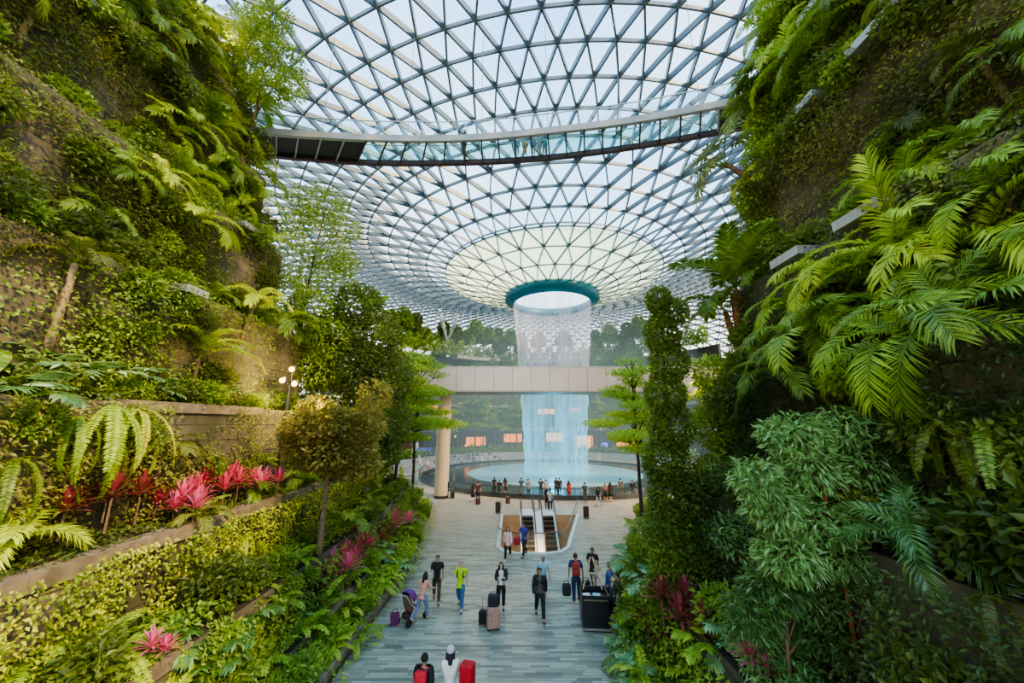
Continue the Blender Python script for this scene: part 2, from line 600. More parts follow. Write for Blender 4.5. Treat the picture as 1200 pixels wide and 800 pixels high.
nt.links.new(mr.outputs[0], mm.inputs[0]); nt.links.new(n2.outputs['Fac'], mm.inputs[1])
c2 = mix_col(nt, c1, (0.46, 0.35, 0.25), mm.outputs[0])  # far floor tinted tan: warm orange light put into the stone colour
pr = nt.nodes.new('ShaderNodeBsdfPrincipled'); nt.links.new(c2, pr.inputs['Base Color'])
pr.inputs['Roughness'].default_value = 0.4; pr.inputs['Specular IOR Level'].default_value = 0.3
nt.links.new(pr.outputs[0], out.inputs[0])
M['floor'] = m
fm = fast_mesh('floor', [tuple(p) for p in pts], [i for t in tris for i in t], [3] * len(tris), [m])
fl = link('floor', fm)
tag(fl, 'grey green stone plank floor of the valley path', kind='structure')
bm = bmesh.new(); bm.from_mesh(fm); bmesh.ops.recalc_face_normals(bm, faces=bm.faces)
if bm.faces[0].normal.z < 0: bmesh.ops.reverse_faces(bm, faces=bm.faces)
bm.to_mesh(fm); bm.free()

# the pit below: lining and lower floor
M['pit'] = plain('warm_lit_lining', (0.62, 0.4, 0.2), 0.5, 0, 0.1, 1)  # orange light on the pit walls put into the lining colour
M['white_metal'] = plain('white_metal', (0.72, 0.74, 0.74), 0.35, 0.1, 0.04)
mb = MB()
n = len(HOLE)
for i in range(n):
    a, b = HOLE[i], HOLE[(i + 1) % n]
    mb.add([(a[0], a[1], 0), (b[0], b[1], 0), (b[0], b[1], -5), (a[0], a[1], -5)], [(0, 1, 2, 3)])
mb.box(-2, 7, 20, 34, -5.2, -5.0)
tag(mb.build('trim_90', M['pit']), 'warm lit lining of the escalator opening', kind='structure')
mb = MB()
for i in range(n - 1):
    a, b = HOLE[i], HOLE[i + 1]
    mb.beam((a[0], a[1], 0.03), (b[0], b[1], 0.03), 0.22, 0.1)
tag(mb.build('trim_91', M['white_metal']), 'white rim around the escalator opening', kind='structure')
lamp('pit_light', 'AREA', (1.2, 27.5, -0.6), 190, (1.0, 0.62, 0.3), 2.5)

mb = MB(); mb.beam((2.01, 31.6, .12), (2.01, 22.9, -4.9), 0.5, 0.3)
tag(mb.build('trim_92', M['white_metal']), 'white sloping divider between the two escalators', kind='structure')
# glass balustrade round the opening
t = empty('glass_balustrade', (1.5, 27, 0))
tag(t, 'glass balustrade with brown handrail around the escalator opening', 'balustrade')
for i in range(n - 1):
    a, b = Vector((*HOLE[i], 0)), Vector((*HOLE[i + 1], 0))
    k = max(1, int((b - a).length / 2.2))
    for j in range(k):
        p, q = a.lerp(b, j / k), a.lerp(b, (j + 1) / k)
        d = (q - p).normalized() * 0.02
        mb = MB(); mb.beam(p + d + Vector((0, 0, .55)), q - d + Vector((0, 0, .55)), 0.02, 0.95)
        o = mb.build('glass_panel', M['clear_glass'], t); o.location = -t.location
mb = MB(); mb.tube([(x, y, 1.08) for x, y in HOLE], 0.035, 8)
o = mb.build('handrail', plain('brown_handrail', (0.16, 0.1, 0.06), 0.4), t); o.location = -t.location

# escalators
M['step'] = plain('dark_brown_step', (0.035, 0.026, 0.02), 0.5, 0.3, 0.2)
M['step_edge'] = plain('bronze_tread', (0.13, 0.085, 0.045), 0.45, 0.4, 0.15)
M['rubber'] = plain('black_rubber', (0.02, 0.02, 0.022), 0.5)
for nm, xa, xb, lab in (('escalator', .72, 1.72, 'left escalator with dark steps going down in the opening'),
                        ('escalator', 2.3, 3.3, 'right escalator with dark steps going down in the opening')):
    t = empty(nm, ((xa + xb) / 2, 31, 0)); tag(t, lab, 'escalator', 'escalators in the floor opening')
    off = -t.location
    steps = MB()
    for i in range(15):
        y, z = 31.2 - i * 0.4, -i * 0.23
        sm = MB(); sm.cur = 0
        sm.box(xa + .1, xb - .1, y - 0.4, y, z - 0.28, z - 0.03)
        sm.cur = 1; sm.box(xa + .1, xb - .1, y - 0.4, y, z - 0.03, z)
        o = sm.build('step', [M['step'], M['step_edge']], t); o.location = off
    for x in (xa, xb):
        mb = MB()
        mb.beam((x, 31.6, -.05), (x, 22.9, -5.0), 0.16, 0.5)
        o = mb.build('skirt', M['white_metal'], t); o.location = off
        mb = MB(); mb.beam((x, 33.2, .5), (x, 31.4, .45), 0.03, .8); mb.beam((x, 31.4, .45), (x, 23.1, -4.3), 0.03, 0.75)
        o = mb.build('glass_side', M['clear_glass'], t); o.location = off
        mb = MB(); mb.tube([(x, 33.2, .1), (x, 33.5, .5), (x, 33.3, .92), (x, 31.4, .9), (x, 23.1, -3.85)], 0.045, 8)
        o = mb.build('handrail', M['rubber'], t); o.location = off
    mb = MB(); mb.box(xa, xb, 31.2, 33.4, 0.005, 0.03)
    o = mb.build('comb_plate', M['white_metal'], t); o.location = off

# ------------------------------------------------------------------ roof: funnel shaped glass dome on a steel triangle grid
AX, AY = 6.3, 55.5
RINGS = [(6.9, 19.4), (10.3, 20.45), (13.5, 21.45), (16.7, 22.3), (19.5, 23.05), (22.2, 23.7), (24.9, 24.3), (27.6, 24.8),
         (30.3, 25.05), (32.9, 25.25), (35.5, 25.35), (37.8, 25.35), (40.4, 25.25), (43, 25.05), (45.6, 24.75), (48.2, 24.3),
         (50.8, 23.75), (53.4, 23.0), (56, 22.0), (58.6, 20.9), (61.2, 19.4), (63.8, 17.6), (66.3, 15.5), (68.6, 13.0),
         (70.7, 10.2), (72.6, 7.0), (74.2, 3.2), (75.4, -1.5), (76, -7.05)]


def ring_n(i): return 28 if i < 3 else (56 if i < 7 else 112)


nodes = []
off = 0.0
for i, (r_, dz) in enumerate(RINGS):
    N = ring_n(i)
    if i:
        if ring_n(i - 1) != N: pass              # denser ring: keep a node in line with each inner node
        else: off += math.pi / N
    nodes.append([Vector((AX + r_ * math.cos(off + 2 * math.pi * j / N + 0.05), AY + r_ * math.sin(off + 2 * math.pi * j / N + 0.05), CAM_H + dz)) for j in range(N)])
rb, db = MB(), MB()
gl, gt = MB(), MB()
axis = Vector((AX, AY, 0))
for i in range(len(RINGS)):
    N = ring_n(i)
    slim = i < 4
    for j in range(N):
        p, q = nodes[i][j], nodes[i][(j + 1) % N]
        if proj(p) is None and proj(q) is None: continue
        rb.beam(p, q, 0.1 if slim else 0.12, 0.2 if slim else 0.3)
        if i == 3: rb.beam(p + Vector((0, 0, .45)), q + Vector((0, 0, .45)), .1, .2)
    if i + 1 < len(RINGS):
        N2 = ring_n(i + 1)
        g = gt if i < 3 else gl
        for j in range(N):
            p = nodes[i][j]
            if N2 == N:
                tg = [nodes[i + 1][(j - 1) % N], nodes[i + 1][j % N]]
                g.add([p, tg[0], tg[1]], [(0, 1, 2)])
                g.add([p, tg[1], nodes[i][(j + 1) % N]], [(0, 1, 2)])
            else:
                tg = [nodes[i + 1][(2 * j - 1) % N2], nodes[i + 1][2 * j], nodes[i + 1][2 * j + 1]]
                g.add([p, tg[0], tg[1]], [(0, 1, 2)]); g.add([p, tg[1], tg[2]], [(0, 1, 2)])
                g.add([p, tg[2], nodes[i][(j + 1) % N]], [(0, 1, 2)])
            for q in tg:
                if proj(p) is None and proj(q) is None: continue
                db.beam(p, q, 0.1 if slim else 0.13, 0.28 if slim else 0.5)
roof = gl.build('ceiling', M['roof_glass'])
tag(roof, 'glass dome roof dipping to a round opening above the waterfall', kind='structure')
gt.build('tinted_glazing', M['roof_tint'], roof)['label'] = 'pale yellow glazing around the roof opening'
rb.build('ring_beams', M['steel'], roof)
db.build('diagonal_beams', M['steel'], roof)
mb = MB()
mb.lathe([(6.1, 18.2), (7.35, 18.75), (7.35, 19.7), (6.9, 19.8), (6.0, 19.3), (6.0, 18.2), (6.1, 18.2)], (AX, AY, CAM_H), 64)
mb.build('opening_ring', M['teal'], roof, True)['label'] = 'teal ring at the lip of the roof opening'

# slanted roof props standing among the far trees
for (bx_, by_, bY, tx_, ty_, lab) in ((523, 396, 82, 511, 347, 'pale slanted roof prop leaning left above the far trees'),
                                   (526, 396, 82, 546, 345, 'pale slanted roof prop leaning right above the far trees'),
                                   (613, 398, 84, 594, 344, 'slanted roof prop just left of the waterfall top'),
                                   (709, 392, 84, 699, 350, 'slanted roof prop just right of the waterfall top'),
                                   (716, 396, 84, 731, 345, 'slanted roof prop right of the waterfall leaning right')):
    b_ = at_y(bx_, by_, bY); t_ = at_y(tx_, ty_, bY - 2)
    b0 = b_ + (b_ - t_).normalized() * 3
    mb = MB(); mb.tube([b0, b0.lerp(t_, .5), t_ + (t_ - b_) * 0.12], [0.3, 0.42, 0.25], 10)
    tag(mb.build('roof_prop', M['steel_light'], None, True), lab, 'prop', 'slanted roof props')

# ------------------------------------------------------------------ waterfall and pool
def veil_mat(name, lo, hi, scale_xy, tint):
    m, nt, out = new_mat(name)
    tcn = nt.nodes.new('ShaderNodeTexCoord')
    mp = nt.nodes.new('ShaderNodeMapping'); mp.inputs['Scale'].default_value = (scale_xy, scale_xy, 0.12)
    nt.links.new(tcn.outputs['Object'], mp.inputs[0])
    n1 = nt.nodes.new('ShaderNodeTexNoise'); n1.inputs['Scale'].default_value = 1; n1.inputs['Detail'].default_value = 4
    nt.links.new(mp.outputs[0], n1.inputs['Vector'])
    mp2 = nt.nodes.new('ShaderNodeMapping'); mp2.inputs['Scale'].default_value = (.5, .5, 0.05)
    nt.links.new(tcn.outputs['Object'], mp2.inputs[0])
    n2 = nt.nodes.new('ShaderNodeTexNoise'); n2.inputs['Scale'].default_value = 1; n2.inputs['Detail'].default_value = 2
    nt.links.new(mp2.outputs[0], n2.inputs['Vector'])
    ad = nt.nodes.new('ShaderNodeMath'); ad.operation = 'ADD'
    nt.links.new(n1.outputs['Fac'], ad.inputs[0]); nt.links.new(n2.outputs['Fac'], ad.inputs[1])
    mrr = nt.nodes.new('ShaderNodeMapRange')
    mrr.inputs[1].default_value = 0.75; mrr.inputs[2].default_value = 1.25; mrr.inputs[3].default_value = lo; mrr.inputs[4].default_value = hi
    nt.links.new(ad.outputs[0], mrr.inputs[0])
    tp = nt.nodes.new('ShaderNodeBsdfTransparent')
    d1 = nt.nodes.new('ShaderNodeBsdfTranslucent'); d1.inputs[0].default_value = rgba(tint)
    d2 = nt.nodes.new('ShaderNodeBsdfDiffuse'); d2.inputs[0].default_value = rgba(tint)
    ds = nt.nodes.new('ShaderNodeMixShader'); ds.inputs[0].default_value = 0.5
    nt.links.new(d1.outputs[0], ds.inputs[1]); nt.links.new(d2.outputs[0], ds.inputs[2])
    mx = nt.nodes.new('ShaderNodeMixShader')
    nt.links.new(mrr.outputs[0], mx.inputs[0]); nt.links.new(tp.outputs[0], mx.inputs[1]); nt.links.new(ds.outputs[0], mx.inputs[2])
    nt.links.new(mx.outputs[0], out.inputs[0])
    return m


M['veil_top'] = veil_mat('white_falling_water', 0.08, 0.5, 3.5, (0.9, 0.8, 0.86))
M['veil_low'] = veil_mat('misty_falling_water', 0.06, 0.62, 2.2, (0.48, 0.84, 0.92))  # cyan tint puts the blue light on the falling water into its colour
t = empty('waterfall', (AX, AY, 0))
tag(t, 'tall round curtain of falling water dropping from the roof opening into the pool', 'waterfall')
def veil_r(z): return 4.5 + 1.6 * min(1, max(0, (z - 1) / 24.2)) ** 1.4
mb = MB(); mb.lathe([(veil_r(z), z) for z in np.linspace(13, 25.3, 12)], seg=64)
mb.build('upper_curtain', M['veil_top'], t, True)['label'] = 'white upper curtain of water drops'
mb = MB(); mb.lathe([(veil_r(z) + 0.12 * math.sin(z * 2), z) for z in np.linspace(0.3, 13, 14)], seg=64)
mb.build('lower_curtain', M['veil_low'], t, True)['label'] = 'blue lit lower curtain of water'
for z_, e_ in ((3.2, 600), (6, 700), (9.5, 350)):
    lamp('pool_light', 'POINT', (AX, AY, z_), e_, (0.03, 0.5, 0.85), 1.0, specular_factor=0.0)

M['pool_dark'] = plain('dark_pool_stone', (0.03, 0.045, 0.045), 0.12, 0, 0.2, 1)
M['pool_blue'] = plain('turquoise_pool_floor', (0.27, 0.5, 0.5), 0.3, 0, 0.12, 0.5)
M['black_trim'] = plain('black_trim', (0.02, 0.022, 0.022), 0.4)
pc = (5.9, 55.3)
t = empty('round_pool', (pc[0], pc[1], 0)); tag(t, 'wide round pool with a dark outer ring and a turquoise centre', 'pool')
mb = MB(); mb.lathe([(18.3, 0.0), (18.3, 0.42), (17.7, 0.42), (17.7, 0.1)], seg=96); mb.build('rim', M['black_trim'], t)
mb = MB(); mb.lathe([(17.7, 0.25), (11.9, 0.25)], seg=96); mb.build('dark_water', M['pool_dark'], t)
mb = MB(); mb.lathe([(12.15, 0.1), (12.1, 0.3), (11.8, 0.33), (8, 0.33), (0.01, 0.33)], seg=96); mb.build('basin', M['pool_blue'], t)
t2 = empty('pool_railing', (pc[0], pc[1], 0)); tag(t2, 'low glass railing around the front of the round pool', 'railing')
mb = MB(); mb.lathe([(18.6, 0.06), (18.6, 1.05)], seg=70, a0=175, a1=350); mb.build('glass_panel', M['clear_glass'], t2)
mb = MB(); mb.tube([(18.6 * math.cos(R(a)), 18.6 * math.sin(R(a)), 1.08) for a in range(175, 351, 3)], 0.035, 6); mb.build('handrail', M['black_trim'], t2)
mb = MB()
for a in range(175, 351, 5): mb.tube([(18.6 * math.cos(R(a)), 18.6 * math.sin(R(a)), 0.0), (18.6 * math.cos(R(a)), 18.6 * math.sin(R(a)), 1.06)], 0.02, 6)
mb.build('posts', M['black_trim'], t2)

# ------------------------------------------------------------------ lower bridge with its column
t = empty('train_bridge', (0, 36.5, 10.2)); tag(t, 'pale grey panelled bridge crossing in front of the waterfall', 'bridge')
M['clad'] = plain('pale_grey_cladding', (0.5, 0.47, 0.44), 0.35, 0.15, 0.05, 0.3)
M['soffit'] = plain('grey_soffit', (0.34, 0.3, 0.27), 0.5, 0, 0.08, 0.3)
x = -20.3
while x < 26:
    mb = MB(); mb.box(x + .015, x + 1.835, 0, .12, 0.02, 2.32); mb.build('cladding_panel', M['clad'], t)
    x += 1.85
mb = MB(); mb.box(-20.3, 26, .12, 4, 0.0, 2.3); mb.build('deck_box', M['soffit'], t)
mb = MB(); mb.box(-20.3, 26, -.02, 4.1, -0.1, 0.02); mb.build('soffit', M['soffit'], t)
mb = MB(); mb.box(-20.3, 26, -.03, .13, 2.32, 2.4); mb.build('capping', M['steel_light'], t)
t = empty('round_column', (-6.9, 38.4, 0)); tag(t, 'round pale stone column holding up the grey bridge', 'column')
mb = MB(); mb.lathe([(.68, 0), (.68, 9.9), (.8, 10.1), (0.01, 10.1)], seg=28); mb.build('shaft', plain('pale_column', (0.48, 0.4, 0.28), 0.5, 0, 0.06), t, True)
mb = MB(); mb.lathe([(.72, 0), (.72, .25)], seg=28); mb.build('base_ring', M['black_trim'], t)

# ------------------------------------------------------------------ upper glass footbridge
NE = [(-19, 18.2), (-14.5, 19.0), (-8.4, 19.5), (-2.8, 19.5), (2, 18.95), (6.95, 18.15), (11.6, 17.0), (14, 16.2)]
FE = [(-19.6, 20.0), (-15.6, 20.75), (-9.75, 21.45), (-3, 21.45), (2.3, 21.0), (7.5, 20.05), (12.5, 18.75), (15, 17.9)]
BZ = 24.05


def smooth_line(P, n):
    out_ = []
    for s in np.linspace(0, len(P) - 1, n):
        i = min(int(s), len(P) - 2); f = s - i
        p0, p1, p2, p3 = P[max(i - 1, 0)], P[i], P[i + 1], P[min(i + 2, len(P) - 1)]
        out_.append(tuple(0.5 * ((2 * p1[c]) + (-p0[c] + p2[c]) * f + (2 * p0[c] - 5 * p1[c] + 4 * p2[c] - p3[c]) * f * f + (-p0[c] + 3 * p1[c] - 3 * p2[c] + p3[c]) * f ** 3) for c in range(2)))
    return out_


NS = 34
ne, fe = smooth_line(NE, NS), smooth_line(FE, NS)
t = empty('glass_footbridge', (-1, 20, BZ)); tag(t, 'curved glass floored footbridge hanging high under the roof', 'footbridge')
of = -t.location


def strip(name, mat, fn, parent=t):
    mb = MB()
    for i in range(NS - 1): fn(mb, i)
    o = mb.build(name, mat, parent); o.location = of
    return o


V3 = lambda p, z: Vector((p[0], p[1], z))
strip('near_girder', M['girder_grey'], lambda mb, i: mb.beam(V3(ne[i], BZ + .12), V3(ne[i + 1], BZ + .12), 0.22, 0.42))
strip('far_girder', M['girder_dark'], lambda mb, i: mb.beam(V3(fe[i], BZ - .05), V3(fe[i + 1], BZ - .05), 0.26, 0.3))
for i in range(NS - 1):
    c_ = (ne[i][0] + ne[i + 1][0]) / 2
    dark = c_ < -9.3 or c_ > 11.7
    mb = MB(); mb.hexa([V3(ne[i], BZ - .04), V3(ne[i + 1], BZ - .04), V3(fe[i + 1], BZ - .04), V3(fe[i], BZ - .04),
                        V3(ne[i], BZ), V3(ne[i + 1], BZ), V3(fe[i + 1], BZ), V3(fe[i], BZ)])
    o = mb.build('floor_panel', M['black_panel'] if dark else M['floor_glass'], t); o.location = of
    if dark: o['label'] = 'dark opaque floor panel at the bridge end'
    mb = MB(); mb.beam(V3(ne[i], BZ - .08), V3(fe[i], BZ - .08), 0.09, 0.16)
    o = mb.build('cross_beam', M['girder_grey'] if dark else M['girder_dark'], t); o.location = of
strip('near_balustrade', M['clear_glass'], lambda mb, i: mb.beam(V3(ne[i], BZ + .8), V3(ne[i + 1], BZ + .8), 0.02, 1.1))
strip('far_balustrade', M['clear_glass'], lambda mb, i: mb.beam(V3(fe[i], BZ + .7), V3(fe[i + 1], BZ + .7), 0.02, 1.2))
strip('near_handrail', M['steel_light'], lambda mb, i: mb.beam(V3(ne[i], BZ + 1.38), V3(ne[i + 1], BZ + 1.38), 0.05, 0.05))
strip('far_handrail', M['steel_light'], lambda mb, i: mb.beam(V3(fe[i], BZ + 1.34), V3(fe[i + 1], BZ + 1.34), 0.05, 0.05))
for i in range(3, NS - 3, 4):
    p = V3(ne[i], BZ)
    r_ = math.hypot(p.x - AX, p.y - AY)
    zt = CAM_H + lerp_pts(r_, RINGS)
    mb = MB(); mb.tube([p, V3(ne[i], zt)], 0.018, 5)
    o = mb.build('hanger_cable', M['steel'], t); o.location = of
# ------------------------------------------------------------------ leaf geometry
def frond_geo(L=2.0, n=26, ll=0.55, lw=0.05, e0=65, e1=-35, sweep=55, vee=18, droop=0.35, start=0.18, rad=0.014,
              side_curve=0.0, tipf=0.25, seed=0, pw=1.0):
    r = random.Random(seed)
    mb = MB()
    S = 14
    pts = []
    p = Vector((0, 0, 0)); yaw = 0
    for i in range(S + 1):
        pts.append(p.copy())
        s = i / S
        e = R(e0 + (e1 - e0) * s ** pw); yaw = side_curve * s
        p = p + Vector((math.cos(e) * math.cos(yaw), math.cos(e) * math.sin(yaw), math.sin(e))) * (L / S)
    mb.cur = 0
    mb.tube(pts, [rad * (1 - .75 * i / S) for i in range(S + 1)], 4)
    mb.cur = 1
    for i in range(n):
        s = start + (1 - start) * (i + 0.5) / n
        f = s * S; k = min(int(f), S - 1)
        P = pts[k].lerp(pts[k + 1], f - k)
        T = (pts[k + 1] - pts[k]).normalized()
        side = T.cross(Vector((0, 0, 1))).normalized()
        N = side.cross(T)
        q = (s - start) / (1 - start)
        prof = max(tipf, math.sin(math.pi * (0.18 + 0.72 * q)) ** 0.7)
        for sg in (-1, 1):
            sw = R(sweep - 18 * q + r.uniform(-6, 6))
            d = T * math.cos(sw) + (side * sg * math.cos(R(vee)) + N * math.sin(R(vee + r.uniform(-8, 8)))) * math.sin(sw)
            d.normalize()
            l = ll * prof * r.uniform(.9, 1.08)
            wv = (T - d * T.dot(d)).normalized() * lw * 0.5
            a, b_ = P, P + d * l * 0.5 - Vector((0, 0, droop * l * 0.12))
            c = P + d * l - Vector((0, 0, droop * l * r.uniform(.7, 1.2)))
            mb.add([a - wv * .4, a + wv * .4, b_ + wv, b_ - wv, c], [(0, 1, 2, 3), (3, 2, 4)])
    return mb


def fan_geo(pet=0.9, rad=0.7, n=22, e0=60, spread=300, droop=0.3, seed=0):
    r = random.Random(seed); mb = MB()
    pts = [Vector((0, 0, 0))]
    S = 6
    for i in range(S):
        e = R(e0 - 30 * (i / S)); pts.append(pts[-1] + Vector((math.cos(e), 0, math.sin(e))) * pet / S)
    mb.tube(pts, [0.016] * 4 + [0.012] * 3, 4)
    mb.cur = 1
    C = pts[-1]; T = (pts[-1] - pts[-2]).normalized(); T = (T + Vector((0.5, 0, -.5))).normalized()
    side = Vector((0, 1, 0)); N = side.cross(T)
    for i in range(n):
        a = R(-spread / 2 + spread * (i + .5) / n)
        d = T * math.cos(a) + side * math.sin(a)
        l = rad * (0.8 + 0.2 * math.cos(a)) * r.uniform(.93, 1.05)
        ww = N.cross(d).normalized() * (math.pi * spread / 360 * rad / n * 0.72)
        fold = N * 0.02 * (1 if i % 2 else -1)
        m_ = C + d * l * .6 + fold
        tip = C + d * l - Vector((0, 0, droop * l * .5))
        mb.add([C, m_ - ww, m_ + ww, tip], [(0, 1, 2), (1, 3, 2)])
    return mb


def paddle_geo(L=1.2, wd=0.35, pet=0.5, e0=75, e1=-10, seed=0, split=True):
    r = random.Random(seed); mb = MB()
    S = 10
    pts = [Vector((0, 0, 0))]
    for i in range(S):
        e = R(e0 + (e1 - e0) * (i / S)); pts.append(pts[-1] + Vector((math.cos(e), 0, math.sin(e))) * (L + pet) / S)
    mb.tube(pts, [0.016 * (1 - .08 * i) for i in range(S + 1)], 4)
    mb.cur = 1
    k0 = max(1, int(S * pet / (L + pet)))
    for sg in (-1, 1):
        for i in range(k0, S):
            q0, q1 = (i - k0) / (S - k0), (i + 1 - k0) / (S - k0)
            w0, w1 = [wd * 0.5 * math.sin(math.pi * (0.1 + .9 * q)) ** .7 if q < 1 else 0.0 for q in (q0, q1)]
            g = 0.03 if split and r.random() < .35 else 0.0
            up = 0.15
            a, b_ = pts[i], pts[i + 1]
            dz = -0.25
            mb.add([a, b_, b_ + Vector((-g, sg * w1, w1 * (up + dz))), a + Vector((g, sg * max(w0, .02), w0 * (up + dz)))], [(0, 1, 2, 3)])
    return mb


def rosette_geo(n=26, L=0.5, wd=0.07, seed=0, up=(10, 85), droop=0.35):
    r = random.Random(seed); mb = MB()
    for i in range(n):
        az = i * 2.39996 + r.uniform(-.2, .2)
        e = R(up[1] - (up[1] - up[0]) * (i / n) ** .8)
        h = Vector((math.cos(az), math.sin(az), 0)); l = L * r.uniform(.75, 1.1)
        d = h * math.cos(e) + Vector((0, 0, math.sin(e)))
        sd = Vector((-h.y, h.x, 0)) * wd * .5
        z0 = Vector((0, 0, 0.12 * (1 - i / n)))
        p1 = z0 + d * l * .35; p2 = z0 + d * l * .72 - Vector((0, 0, droop * l * .15)); p3 = z0 + d * l - Vector((0, 0, droop * l * .5))
        mb.add([z0 - sd * .35, z0 + sd * .35, p1 + sd, p1 - sd, p2 + sd * .9, p2 - sd * .9, p3],
               [(0, 1, 2, 3), (3, 2, 4, 5), (5, 4, 6)])
    return mb


def leaf_arrays(P, D, U, ln, wd):
    """P base points, D leaf direction, U approximate normal -> folded lance leaves (two triangles-pairs each)"""
    D = D / np.linalg.norm(D, axis=1, keepdims=True)
    S = np.cross(D, U); S /= (np.linalg.norm(S, axis=1, keepdims=True) + 1e-9)
    N = np.cross(S, D)
    ln = ln[:, None]; wd = wd[:, None]
    b = P; mid = P + D * ln * .45
    l = mid - S * wd * .5 + N * wd * .14; r_ = mid + S * wd * .5 + N * wd * .14
    tip = P + D * ln - N * ln * .12
    V = np.stack([b, l, tip, r_], axis=1).reshape(-1, 3)
    n = len(P)
    base = (np.arange(n) * 4)[:, None]
    F = (base + np.array([[0, 3, 2, 0, 2, 1]])).reshape(-1)
    return V, F, np.full(n * 2, 3)


def foliage_mesh(name, blobs, n, ln, wd, mat, up=0.5, seed=0, shell=0.55, hang=0.0):
    """leaves on the outside of a set of ellipsoids (cx,cy,cz,rx,ry,rz)"""
    g = np.random.default_rng(seed)
    vol = np.array([max(b[3] * b[4], b[3] * b[5]) for b in blobs]); vol = vol / vol.sum()
    idx = g.choice(len(blobs), n, p=vol)
    B = np.array(blobs)[idx]
    d = g.normal(size=(n, 3)); d /= np.linalg.norm(d, axis=1, keepdims=True)
    rad = (shell + (1.06 - shell) * g.random((n, 1)) ** .6)
    P = B[:, :3] + d * B[:, 3:] * rad
    D = d * np.array([1, 1, .6]) + g.normal(size=(n, 3)) * .55; D[:, 2] -= hang
    U = np.array([0, 0, 1.0]) * up + d * .5 + g.normal(size=(n, 3)) * .35
    V, F, Z = leaf_arrays(P, D, U, ln * g.uniform(.65, 1.25, n), wd * g.uniform(.7, 1.2, n))
    return fast_mesh(name, V, F, Z, [mat])


# ------------------------------------------------------------------ plant prototypes: list of (part name, mesh, local matrix)
def T4(loc=(0, 0, 0), rz=0, ry=0, sc=1.0, rx=0):
    return Matrix.Translation(loc) @ Matrix.Rotation(rz, 4, 'Z') @ Matrix.Rotation(ry, 4, 'Y') @ Matrix.Rotation(rx, 4, 'X') @ Matrix.Scale(sc, 4)


FR = {}


def frond(key, mat, stem='lf_mid', **kw):
    kk = (key, mat)
    if kk not in FR:
        FR[kk] = [frond_geo(seed=s, side_curve=c, **kw).mesh('frond', [M[stem], M[mat]]) for s, c in ((1, .25), (2, -.2))]
    return FR[kk]


def trunk_mesh(h, r0, r1, mat, lean=0.15, seed=0, seg=8):
    rr = random.Random(seed); mb = MB()
    n = 8; pts = []
    for i in range(n + 1):
        s = i / n
        pts.append((lean * s * s * h * .3 + rr.uniform(-.02, .02), rr.uniform(-.02, .02), h * s - 0.1 * (i == 0)))
    mb.tube(pts, [r0 + (r1 - r0) * s / n + (0.25 * r0 if s == 0 else 0) + (.04 * r0 * (s % 2)) for s in range(n + 1)], seg)
    return mb.mesh('trunk', [M[mat]], True), Vector(pts[-1])


def feather_palm(leaf='lf_mid', h=1.0, n=9, L=1.7, ll=.5, lw=.055, bark='bark', e0=68, e1=-45, seed=0, key='palm', sweep=55, droop=.4, r0=.07):
    rr = random.Random(seed)
    tm, top = trunk_mesh(h, r0, r0 * .75, bark, .3, seed)
    parts = [('trunk', tm, T4())]
    fm_ = frond(key + str((L, ll, lw, e0, e1)), leaf, L=L, n=40, ll=ll, lw=lw * .72, e0=e0, e1=e1, sweep=sweep, droop=droop)
    for i in range(n):
        parts.append(('frond', fm_[i % 2], T4(top, i * 2.39996 + rr.uniform(-.2, .2), R(-18 + 52 * (i / n)) + rr.uniform(-.1, .1), rr.uniform(.82, 1.1))))
    return parts


def fan_palm(leaf='lf_mid', h=1.0, n=8, pet=.8, rad=.6, bark='bark', seed=0):
    rr = random.Random(seed)
    tm, top = trunk_mesh(h, .07, .055, bark, .2, seed)
    parts = [('trunk', tm, T4())]
    ms = [fan_geo(pet, rad, seed=s).mesh('fan_leaf', [M['lf_mid'], M[leaf]]) for s in (1, 2)]
    for i in range(n):
        parts.append(('fan_leaf', ms[i % 2], T4(top, i * 2.39996 + rr.uniform(-.2, .2), R(-20 + 60 * i / n), rr.uniform(.85, 1.1))))
    return parts


def fern(leaf='lf_bright', n=10, L=.9, hanging=False, seed=0):
    rr = random.Random(seed); parts = []
    if hanging: ms = frond('hfern%s' % L, leaf, L=L, n=36, ll=.11, lw=.036, e0=30, e1=-95, sweep=80, vee=4, droop=.1, start=.06, rad=.006, tipf=.3, pw=.35)
    else: ms = frond('fern%s' % L, leaf, L=L, n=24, ll=.17, lw=.045, e0=65, e1=-40, sweep=75, vee=5, droop=.2, start=.1, rad=.006, tipf=.25)
    for i in range(n):
        parts.append(('frond', ms[i % 2], T4((0, 0, 0), i * 2.39996 + rr.uniform(-.3, .3), R(-15 + 45 * i / n), rr.uniform(.75, 1.15))))
    return parts


def lobed(leaf='lf_blue', n=9, L=.75, seed=0):
    rr = random.Random(seed); parts = []
    ms = frond('lobed%s' % L, leaf, L=L, n=8, ll=L * .42, lw=.075 * L / .75, e0=60, e1=-20, sweep=70, vee=-4, droop=.25, start=.5, rad=.011, tipf=.45)
    for i in range(n):
        parts.append(('lobed_leaf', ms[i % 2], T4((0, 0, 0), i * 2.39996 + rr.uniform(-.3, .3), R(-20 + 50 * i / n), rr.uniform(.75, 1.15))))
    return parts


def paddle(leaf='lf_bright', n=7, L=1.0, wd=.34, pet=.5, seed=0):
    rr = random.Random(seed); parts = []
    ms = [paddle_geo(L, wd, pet, seed=s).mesh('broad_leaf', [M['lf_mid'], M[leaf]]) for s in (1, 2)]
    for i in range(n):
        parts.append(('broad_leaf', ms[i % 2], T4((0, 0, 0), i * 2.39996 + rr.uniform(-.3, .3), R(-12 + 45 * i / n), rr.uniform(.75, 1.15))))
    return parts


